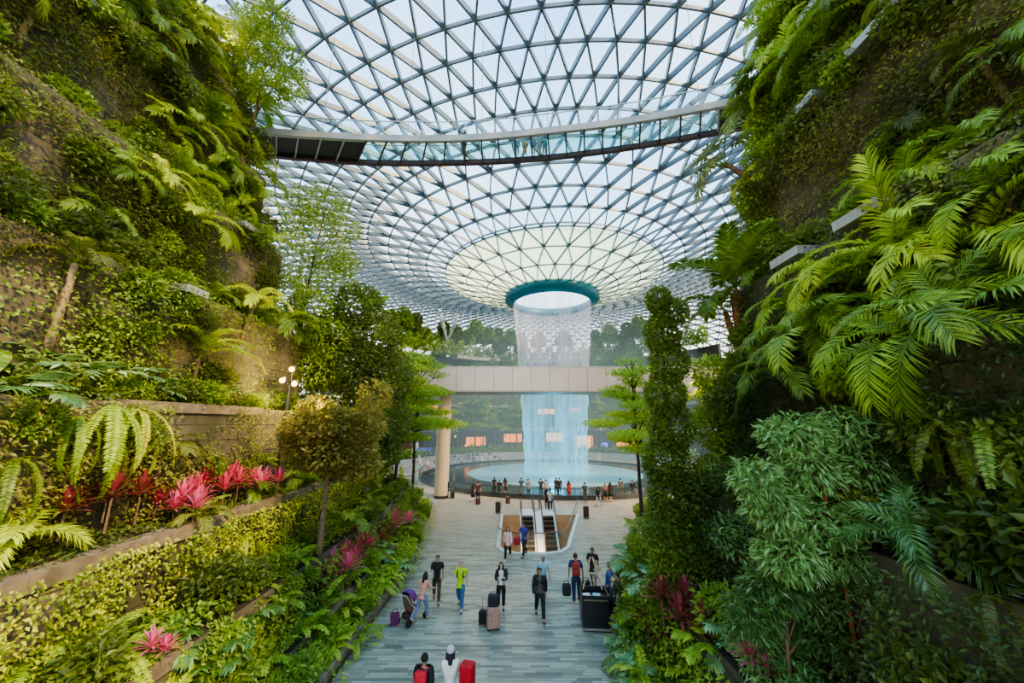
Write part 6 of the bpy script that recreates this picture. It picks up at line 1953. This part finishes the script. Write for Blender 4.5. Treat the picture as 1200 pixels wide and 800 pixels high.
for px, py, hd, ps, h_, tp, lg, hr, lab, kw in RL:
    person(G(px, py), hd, ps, lab, h_, tp, lg, (hr, HB if hr != 'scarf' else (.45, .25, .22)), skin=px % 2, **kw)

# on the glass footbridge
for px, f_, ps, h_, tp, lg, lab in ((543, 40, 'lean', 1.85, (.03, .06, .06), (.03, .05, .06), 'person in grey green leaning over the glass footbridge alone'),
                                    (606, 10, 'stand', 1.2, (.05, .12, .18), (.05, .12, .18), 'leftmost of the group on the footbridge, in blue'),
                                    (615, 190, 'stand_f', 1.15, (.3, .2, .08), (.25, .17, .08), 'person in tan trousers in the footbridge group'),
                                    (625, 170, 'stand', 1.2, (.06, .13, .17), (.06, .13, .17), 'person in dark blue next to the tan trousers on the footbridge'),
                                    (632, 20, 'stand_f', 1.25, (.25, .22, .18), (.25, .22, .18), 'person in grey in the footbridge group'),
                                    (638, 180, 'stand', 1.25, (.03, .1, .16), (.03, .1, .16), 'rightmost of the group on the footbridge, in teal')):
    p = at_z(px, 182 if px < 600 else 181, BZ)
    person(p, f_, ps, lab, h_, ('jacket', tp), ('trousers', lg), shoes=(.6, .58, .55) if px > 600 else BLACK)

# seated visitors on the far side of the pool
crr = random.Random(31)
for i in range(3):
    tag(arc_wall('trim_%d' % (70 + i), M['slab'], 20.6 + i * 1.1, 24.5, 0 if i == 0 else .45 * i, .45 * (i + 1), 62, 178, 40), 'curved seating step %s behind the pool' % ['at the bottom', 'in the middle', 'at the top'][i], kind='structure')
cols = [('white', WHITE), ('pink', (.7, .35, .38)), ('black', BLACK), ('grey', GREY), ('red', (.4, .03, .03)), ('navy', NAVY), ('pale blue', (.4, .5, .65))]
seats = []
for i in range(3):
    for k in range(11):
        a = 116 + k * 4.6 + crr.uniform(-1.2, 1.2) + i * 1.3
        seats.append((i, a))
byc = {}
for i, a in seats:
    c_, cv = cols[crr.randrange(len(cols))]
    r_ = 20.95 + i * 1.1
    p = Vector((BC.x + r_ * math.cos(R(a)), BC.y + r_ * math.sin(R(a)), .45 * (i + 1) - .45))
    byc.setdefault((c_, i), []).append((a, p, cv))
for (c_, i), L_ in byc.items():
    L_.sort(key=lambda q: -q[0])
    for k, (a, p, cv) in enumerate(L_):
        lab = 'seated visitor in %s, %s step behind the pool' % (c_, ['bottom', 'middle', 'top'][i])
        if len(L_) > 1: lab += ', %s such from the left' % (ORD[k] if k else 'first')
        person(p, a - 90 + 180 - 180, 'sit', lab, 1.65, ('shirt', cv), ('trousers', cols[crr.randrange(len(cols))][1]), ('hair_short', HB), group='visitors seated behind the pool')

# ------------------------------------------------------------------ luggage, pushchair, trolley
def suitcase(loc, rz, w_, h_, d_, c, label, handle=True, lying=False):
    e = empty('suitcase', loc, rz); tag(e, label, 'suitcase')
    m_ = cloth(c)
    mb = MB(); mb.rbox(-w_ / 2, w_ / 2, -d_ / 2, d_ / 2, .06, h_, min(.06, d_ * .3)); 
    mb.build('shell', m_, e, False)
    mb = MB()
    for k in range(4): mb.box(-w_ / 2 + .06 + k * (w_ - .12) / 3 - .008, -w_ / 2 + .06 + k * (w_ - .12) / 3 + .008, -d_ / 2 - .008, d_ / 2 + .008, .12, h_ - .08)
    mb.build('ribs', m_, e)
    for sx_ in (-1, 1):
        for sy_ in (-1, 1):
            mb = MB(); mb.tube([(sx_ * w_ * .38 - .015, sy_ * d_ * .32, .035), (sx_ * w_ * .38 + .015, sy_ * d_ * .32, .035)], .035, 10); mb.build('wheel', M['rubber'], e)
    if handle:
        mb = MB(); mb.tube([(-.1, d_ * .35, h_ - .03), (-.1, d_ * .35, h_ + .35), (.1, d_ * .35, h_ + .35), (.1, d_ * .35, h_ - .03)], .012, 6); mb.build('pull_handle', M['steel'], e)
    return e


suitcase(G(578, 737), R(15), .46, .72, .3, (.48, .27, .2), 'rose gold suitcase carrying a black bag on the path', True)
suitcase(G(567, 732), R(-20), .36, .46, .24, BLACK, 'small black suitcase left of the rose gold one', True)
p = G(578, 737)
e = empty('travel_bag', (p.x, p.y, .725)); tag(e, 'black travel bag standing on the rose gold suitcase', 'bag')
mb = MB(); mb.rbox(-.19, .19, -.12, .12, 0, .36, .06); mb.build('pouch', cloth((.02, .022, .03)), e)
mb = MB(); mb.tube([(-.1, 0, .35), (-.08, 0, .45), (.08, 0, .45), (.1, 0, .35)], .014, 6); mb.build('handle', M['rubber'], e)
t = empty('luggage_trolley', (-1.08, 10.3, 0), R(170)); tag(t, 'steel luggage trolley under the red suitcase at the bottom edge', 'trolley')
mb = MB(); mb.rbox(-.32, .32, -.3, .3, .2, .26, .04); mb.build('deck', M['steel_light'], t)
mb = MB(); mb.tube([(-.3, .3, .25), (-.3, .36, 1.02), (.3, .36, 1.02), (.3, .3, .25)], .02, 6); mb.build('push_bar', M['steel_light'], t)
for sx_ in (-1, 1):
    for sy_ in (-1, 1):
        mb = MB(); mb.tube([(sx_ * .26 - .02, sy_ * .24, .1), (sx_ * .26 + .02, sy_ * .24, .1)], .1, 12); mb.build('wheel', M['rubber'], t)
suitcase(Vector((-1.08, 10.3, .23)), R(170), .4, .62, .32, (.3, .015, .02), 'dark red suitcase lying lowest on the luggage trolley', False)
suitcase(Vector((-1.06, 10.3, .86)), R(165), .34, .6, .28, (.5, .012, .02), 'bright red suitcase topmost on the luggage trolley at the bottom edge', False)
suitcase(G(530, 584), R(20), .4, .62, .26, BLACK, 'black suitcase at the foot of the round column', True)
suitcase(G(583.5, 601), R(5), .42, .85, .3, (.1, .05, .03), 'brown suitcase left of the escalator balustrade', True)
suitcase(G(595, 590), R(10), .4, .62, .28, (.16, .06, .045), 'red brown suitcase beside the woman in grey shorts', True)
suitcase(G(687, 607), R(-5), .42, .85, .3, (.1, .045, .03), 'brown suitcase right of the escalator balustrade', True)
suitcase(G(560, 591), R(30), .38, .5, .26, (.12, .03, .03), 'dark red suitcase beside the woman in the dark dress', True)

# black bags carried by the man with the red backpack
for sgn, lab in ((-1, 'black bag in the left of the two hands of the man with red backpack'), (1, 'black bag on the right side of the man with red backpack')):
    q = P['redpack'].location
    e = empty('shoulder_bag', (q.x + sgn * .4, q.y - .02, .3 if sgn < 0 else .42)); tag(e, lab, 'bag')
    mb = MB(); mb.rbox(-.17, .17, -.12, .12, 0, .42, .09); mb.build('pouch', cloth((.02, .024, .028)), e)
    mb = MB(); mb.tube([(-.1, 0, .4), (-.1 - sgn * .0, 0, .52), (.1, 0, .52), (.1, 0, .4)], .016, 6); mb.build('handle', M['rubber'], e)
q = P['violet'].location
e = empty('shoulder_bag', (q.x - .38, q.y - .1, .62)); tag(e, 'red bag carried by the man in violet blue', 'bag')
mb = MB(); mb.rbox(-.17, .17, -.11, .11, 0, .38, .08); mb.build('pouch', cloth((.35, .03, .04)), e)
mb = MB(); mb.tube([(-.1, 0, .36), (-.06, 0, .5), (.06, 0, .5), (.1, 0, .36)], .014, 6); mb.build('handle', M['rubber'], e)
q = P['black_tee'].location
mb = MB(); mb.rbox(q.x - .165, q.x - .09, q.y - .385, q.y - .37, 1.1, 1.24, .005); tag(mb.build('phone', cloth((.6, .6, .62))), 'pale phone held by the man in the black t-shirt', 'phone')

# pushchair
p = G(482, 727)
e = empty('pushchair', p, R(150)); tag(e, 'pushchair with purple canopy beside the left kerb', 'pushchair')
PUR = cloth((.16, .03, .2)); DK = cloth((.06, .03, .03))
mb = MB()
for s in (-1, 1):
    mb.tube([(s * .24, .55, 1.02), (s * .24, .25, .62), (s * .26, -.42, .14)], .016, 6); mb.tube([(s * .24, .1, .5), (s * .26, .4, .12)], .016, 6)
mb.tube([(-.24, .55, 1.02), (.24, .55, 1.02)], .02, 6)
mb.build('frame', M['steel_light'], e)
for s in (-1, 1):
    for y_, r_ in ((-.42, .11), (.42, .13)):
        mb = MB(); mb.lathe([(r_, -.025), (r_, .025), (r_ * .75, .03), (r_ * .2, .012), (r_ * .2, -.012), (r_ * .75, -.03), (r_, -.025)], seg=18)
        mb.v = [(v[2] + s * .28, v[0] + y_, v[1] + r_) for v in mb.v]; mb.build('wheel', M['rubber'], e)
mb = MB(); mb.hexa([(-.2, -.2, .4), (.2, -.2, .4), (.2, .15, .36), (-.2, .15, .36), (-.2, -.2, .46), (.2, -.2, .46), (.2, .18, .44), (-.2, .18, .44)])
mb.hexa([(-.2, .12, .4), (.2, .12, .4), (.2, .18, .4), (-.2, .18, .4), (-.2, .3, .95), (.2, .3, .95), (.2, .36, .95), (-.2, .36, .95)]); mb.build('seat', cloth((.2, .11, .06)), e)
mb = MB(); vs, fs = [], []
for i in range(8):
    for k in range(9):
        a, b_ = R(180 * k / 8), R(8 + 108 * i / 7)
        vs.append((.26 * math.cos(a), .22 - .36 * math.cos(b_) * math.sin(a) ** .5 * .9, .72 + .38 * math.sin(b_) * math.sin(a) ** .6))
for i in range(7):
    for k in range(8): fs.append((i * 9 + k, i * 9 + k + 1, (i + 1) * 9 + k + 1, (i + 1) * 9 + k))
mb.add(vs, fs); mb.build('canopy', PUR, e, True)
mb = MB(); mb.rbox(-.19, .19, -.05, .35, .16, .34, .06); mb.build('basket', DK, e)
q = e.matrix_basis @ Vector((-.42, -.1, .0))
e = empty('shopping_bag', (p.x - .55, p.y - .25, 0), R(20)); tag(e, 'purple bag standing beside the pushchair at the kerb', 'bag')
mb = MB(); mb.hexa([(-.13, -.1, 0), (.13, -.1, 0), (.13, .1, 0), (-.13, .1, 0), (-.16, -.12, .34), (.16, -.12, .34), (.16, .12, .34), (-.16, .12, .34)]); mb.build('pouch', cloth((.14, .02, .1)), e)
mb = MB(); mb.tube([(-.1, 0, .32), (-.08, 0, .48), (.08, 0, .48), (.1, 0, .32)], .012, 6); mb.build('handle', DK, e)

# trolley: dark box with open top and a timber A shaped frame
p = G(700, 741)
e = empty('trolley', (p.x, p.y, 0), R(-4)); tag(e, 'black box trolley with timber A frame beside the right kerb', 'trolley')
BKP = plain('black_board', (.018, .018, .02), .35, 0, .1); WD = plain('pale_timber', (.55, .4, .22), .6, 0, .12, 12)
def hx(y0, y1, x0, x1, z0, z1): return [(x0, y0, z0), (x1, y0, z0), (x1, y1, z0), (x0, y1, z0), (x0, y0, z1), (x1, y0, z1), (x1, y1, z1), (x0, y1, z1)]
mb = MB(); mb.hexa(hx(0, .04, -.46, .46, .1, 1.12)); mb.build('front_board', BKP, e)
mb = MB(); mb.hexa(hx(.84, .88, -.46, .46, .1, 1.12)); mb.build('rear_board', BKP, e)
for s in (-1, 1):
    mb = MB(); mb.hexa(hx(.04, .84, s * .46 - .03, s * .46 + .0 + .01, .1, 1.12)); mb.build('side_board', BKP, e)
mb = MB(); mb.hexa(hx(-.03, .9, -.5, .5, .06, .12)); mb.build('base', cloth((.25, .23, .2)), e)
mb = MB(); mb.hexa(hx(.04, .84, -.43, .43, .86, .9)); mb.build('shelf', cloth((.1, .04, .03)), e)
mb = MB(); mb.hexa(hx(.0, .05, -.42, .42, .96, 1.0)); mb.build('front_strip', WD, e)
for s in (-1, 1):
    for y_ in (.1, .76):
        mb = MB(); mb.tube([(s * .36 - .02, y_, .05), (s * .36 + .02, y_, .05)], .05, 10); mb.build('wheel', M['rubber'], e)
mb = MB()
for s in (-1, 1): mb.beam((s * .36, .82, 1.0), (s * .04, .82, 2.1), .05, .05)
mb.beam((-.22, .82, 1.55), (.22, .82, 1.55), .04, .04); mb.beam((.05, .82, 2.1), (.42, .86, 1.5), .04, .04)
mb.build('a_frame', WD, e)
for k, (x_, c, lab) in enumerate(((-.22, (.75, .75, .7), 'white folded paper in the black trolley'), (.12, (.35, .6, .62), 'pale blue folder in the black trolley'))):
    q = e.matrix_basis @ Vector((x_, .45, .905))
    mb = MB(); mb.rbox(-.14, .14, -.2, .2, 0, .06, .015)
    o = mb.build('paper_stack', cloth(c), None); o.location = (p.x + x_, p.y + .45, .905); o.rotation_euler.z = R(8 - 20 * k); tag(o, lab, 'paper')
# ------------------------------------------------------------------ mist drifting around the foot of the waterfall
m, nt, out = new_mat('pool_mist')
sc_ = nt.nodes.new('ShaderNodeEmission')
va = nt.nodes.new('ShaderNodeVolumeAbsorption')
ad = nt.nodes.new('ShaderNodeAddShader')
ve = nt.nodes.new('ShaderNodeEmission'); ve.inputs[0].default_value = (0.62, 0.84, 0.86, 1); ve.inputs[1].default_value = 0.0042  # own glow stands in for light scattered by the mist
va.inputs['Color'].default_value = (0, 0, 0, 1); va.inputs['Density'].default_value = 0.007
nt.nodes.remove(sc_)
nt.links.new(va.outputs[0], ad.inputs[0]); nt.links.new(ve.outputs[0], ad.inputs[1])
nt.links.new(ad.outputs[0], out.inputs['Volume'])
mb = MB(); mb.ellip((AX + 1, AY + 6, 9), 24, 26, 17, 32, 16)
mist = mb.build('mist', m, None, True)
tag(mist, 'pale mist drifting around the waterfall and the trees behind it', 'mist', kind='stuff')

# ------------------------------------------------------------------ picture settings
scene.view_settings.view_transform = 'AgX'
scene.view_settings.look = 'AgX - Medium High Contrast'
scene.view_settings.exposure = 0.42
cy = scene.cycles
cy.max_bounces = 6; cy.diffuse_bounces = 3; cy.glossy_bounces = 2; cy.transmission_bounces = 4; cy.transparent_max_bounces = 24; cy.volume_bounces = 0
cy.caustics_reflective = False; cy.caustics_refractive = False
cy.sample_clamp_indirect = 6.0
